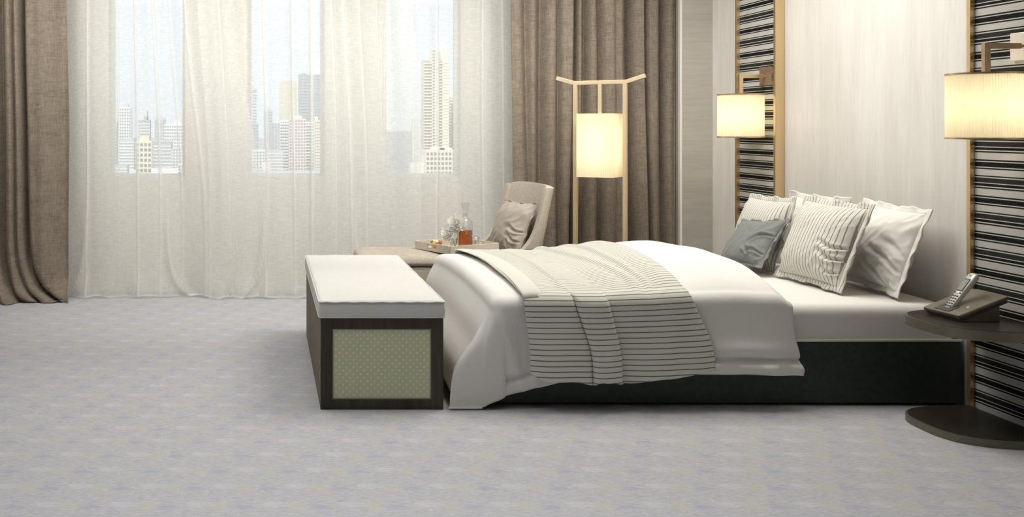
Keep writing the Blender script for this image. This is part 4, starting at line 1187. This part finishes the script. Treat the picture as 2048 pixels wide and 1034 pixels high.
def facade_local(b, x0, x1, z1, yf, floor_h, bay, wmat, bmat, style):
    low = max(0.0, z1-70*floor_h, -GZ-62)
    bw_ = x1-x0; n = max(1, int(round(bw_/bay)))
    if style in ('grid', 'balcony'):
        bm = bmesh.new(); z = z1-floor_h*1.1
        while z > low:
            for k in range(n):
                c = x0+bw_*(k+0.5)/n; hw = bw_/n*0.30
                bm.faces.new([bm.verts.new((c+a*hw, yf-0.3, z+q*floor_h*0.55)) for a, q in ((-1, 0), (1, 0), (1, 1), (-1, 1))])
            z -= floor_h
        if len(bm.faces):
            r = bmesh.ops.extrude_face_region(bm, geom=list(bm.faces))
            bmesh.ops.translate(bm, vec=(0, 0.29, 0), verts=[v for v in r['geom'] if isinstance(v, bmesh.types.BMVert)])
        o = from_bm('window_bays', bm, wmat, b); o['kind'] = 'stuff'
    if style in ('band', 'balcony'):
        bm = bmesh.new(); z = z1-floor_h*1.1
        while z > low:
            d = 1.6 if style == 'balcony' else 0.6
            bm_box(bm, x0-0.15, x1+0.15, yf-d, yf-0.01, z-0.40*floor_h, z-0.06*floor_h); z -= floor_h
        o = from_bm('floor_bands', bm, bmat, b); o['kind'] = 'stuff'
    if style == 'ribs':
        bm = bmesh.new()
        for k in range(n+1):
            c = x0+bw_*k/n; bm_box(bm, c-bw_/n*0.14, c+bw_/n*0.14, yf-0.8, yf-0.01, low, z1)
        o = from_bm('facade_ribs', bm, bmat, b); o['kind'] = 'stuff'
# left window
building(214, 233, 243, 1300, 'c_pale', 'balcony', 'narrow pale tower at the left edge of the leftmost window', 6, 6)
building(234, 262, 214, 1550, 'c_white', 'grid', 'tall white tower in the left part of the leftmost window', 6, 5, roof=((247, 257, 208, 'c_pale'),))
building(271, 303, 281, 900, 'c_cream', 'grid', 'low cream block with rows of dark windows in the leftmost window', 10.3, 7.5, 'c_glass2', roof=((279, 297, 271, 'c_yellow'),))
building(276, 300, 240, 1800, 'c_grey', 'band', 'grey tower with a rooftop spire in the leftmost window', 6, 5, roof=((288, 296, 233, 'c_grey'), (293.4, 294.6, 222, 'c_dark')))
building(309, 330, 237, 1750, 'c_pale', 'grid', 'pale grey tower in the right half of the leftmost window', 6, 5, roof=((314, 324, 232, 'c_pale'),))
building(329, 371, 248, 1500, 'c_white', 'grid', 'wide white gridded tower at the right edge of the leftmost window', 6.5, 4.5, roof=((348, 362, 239, 'c_white'),))
building(304, 342, 283, 1250, 'c_grey', 'band', 'broad grey mid-rise in the leftmost window', 7, 5)
building(342, 372, 298, 1050, 'c_grey', 'grid', 'grey mid-rise with bright windows at the right of the leftmost window', 6, 6, 'c_white')
building(356, 372, 328, 850, 'c_white', 'grid', 'small white block low in the right corner of the leftmost window', 6, 5, 'c_glass2')
building(212, 254, 330, 870, 'c_pale', 'band', 'low pale building in the left corner of the leftmost window', 6, 5)
building(250, 274, 341, 930, 'c_white', 'band', 'low white flat-roofed building left of the cream block', 6, 5)
building(302, 357, 338, 880, 'c_white', 'band', 'long low white flat-roofed building right of the cream block', 8, 5)
building(236, 268, 277, 1200, 'c_pale', 'band', 'pale mid-rise below the white tower in the leftmost window', 6, 5)
# middle window
building(505, 513, 180, 1900, 'c_grey', 'band', 'slim grey tower at the left of the middle window', 6, 4)
building(490, 517, 246, 1500, 'c_pale', 'grid', 'pale mid-rise at the left edge of the middle window', 6, 5)
building(527, 545, 219, 1800, 'c_pale', 'grid', 'stepped pale tower left of centre in the middle window', 6, 5, roof=((534, 541, 213, 'c_pale'),))
building(532, 562, 246, 1300, 'c_grey', 'ribs', 'blue grey block left of the pink towers in the middle window', 6, 6, bmat='c_pale')
building(559, 594, 162, 1650, 'c_beige', 'none', 'plain beige tower slab in the middle window', 6, 5)
building(598, 646, 149, 1500, 'c_dark', 'band', 'tall dark grey tower slab at the right of the middle window', 6, 5, bmat='c_grey', roof=((633, 646, 140, 'c_white'), (604, 612, 146, 'c_dark')))
building(560, 578, 240, 1050, 'c_white', 'balcony', 'white balcony tower beside the pink tower in the middle window', 6, 5)
building(578, 612, 237, 1000, 'c_pink', 'grid', 'pale pink residential tower in the middle window', 6, 5.5, roof=((586, 604, 231, 'c_pink'),))
building(612, 629, 243, 1060, 'c_white', 'balcony', 'white tower right of the pink tower in the middle window', 6, 5)
building(629, 642, 240, 980, 'c_cream', 'grid', 'narrow cream tower near the right edge of the middle window', 6, 5, roof=((630, 636, 233, 'c_white'),))
building(641, 656, 262, 1200, 'c_pale', 'band', 'pale block at the right edge of the middle window', 6, 5)
building(488, 530, 300, 950, 'c_white', 'grid', 'low white houses in the left corner of the middle window', 6, 6)
building(523, 541, 325, 850, 'c_cream', 'none', 'small cream block low in the middle window', 6, 6)
building(534, 566, 300, 1000, 'c_pale', 'band', 'pale terraced mid-rise low in the middle window', 6, 6)
building(486, 660, 347, 760, 'c_pale', 'band', 'long low pale roofline along the sill of the middle window', 6, 6)
# right window
building(848, 893, 119, 1000, 'c_beige', 'balcony', 'very tall cream tower in the right window', 6, 6, bmat='c_cream', wings=((863, 877, 98, 'c_cream', 'grid'), (884, 897, 118, 'c_cream', 'band')), roof=((866, 893, 97, 'c_cream'),))
building(897, 914, 192, 1080, 'c_cream', 'balcony', 'cream tower right behind the very tall tower', 6, 6, bmat='c_white', roof=((902, 911, 187, 'c_cream'),))
building(908, 926, 209, 1000, 'c_beige', 'balcony', 'beige tower at the right edge of the right window', 6, 6, bmat='c_cream')
building(852, 926, 300, 850, 'c_cream', 'grid', 'broad cream podium block below the very tall tower', 9.5, 7.5, 'c_glass2', roof=((866, 890, 294, 'c_white'), (880, 905, 296, 'c_cream')))
building(826, 846, 238, 1400, 'c_pale', 'ribs', 'slim pale tower at the left of the right window', 6, 6)
building(822, 848, 326, 860, 'c_white', 'none', 'small white block low at the left of the right window', 6, 6)
building(772, 826, 262, 1500, 'c_grey', 'grid', 'grey mid-rise half hidden by layered sheers in the right window', 6, 6)
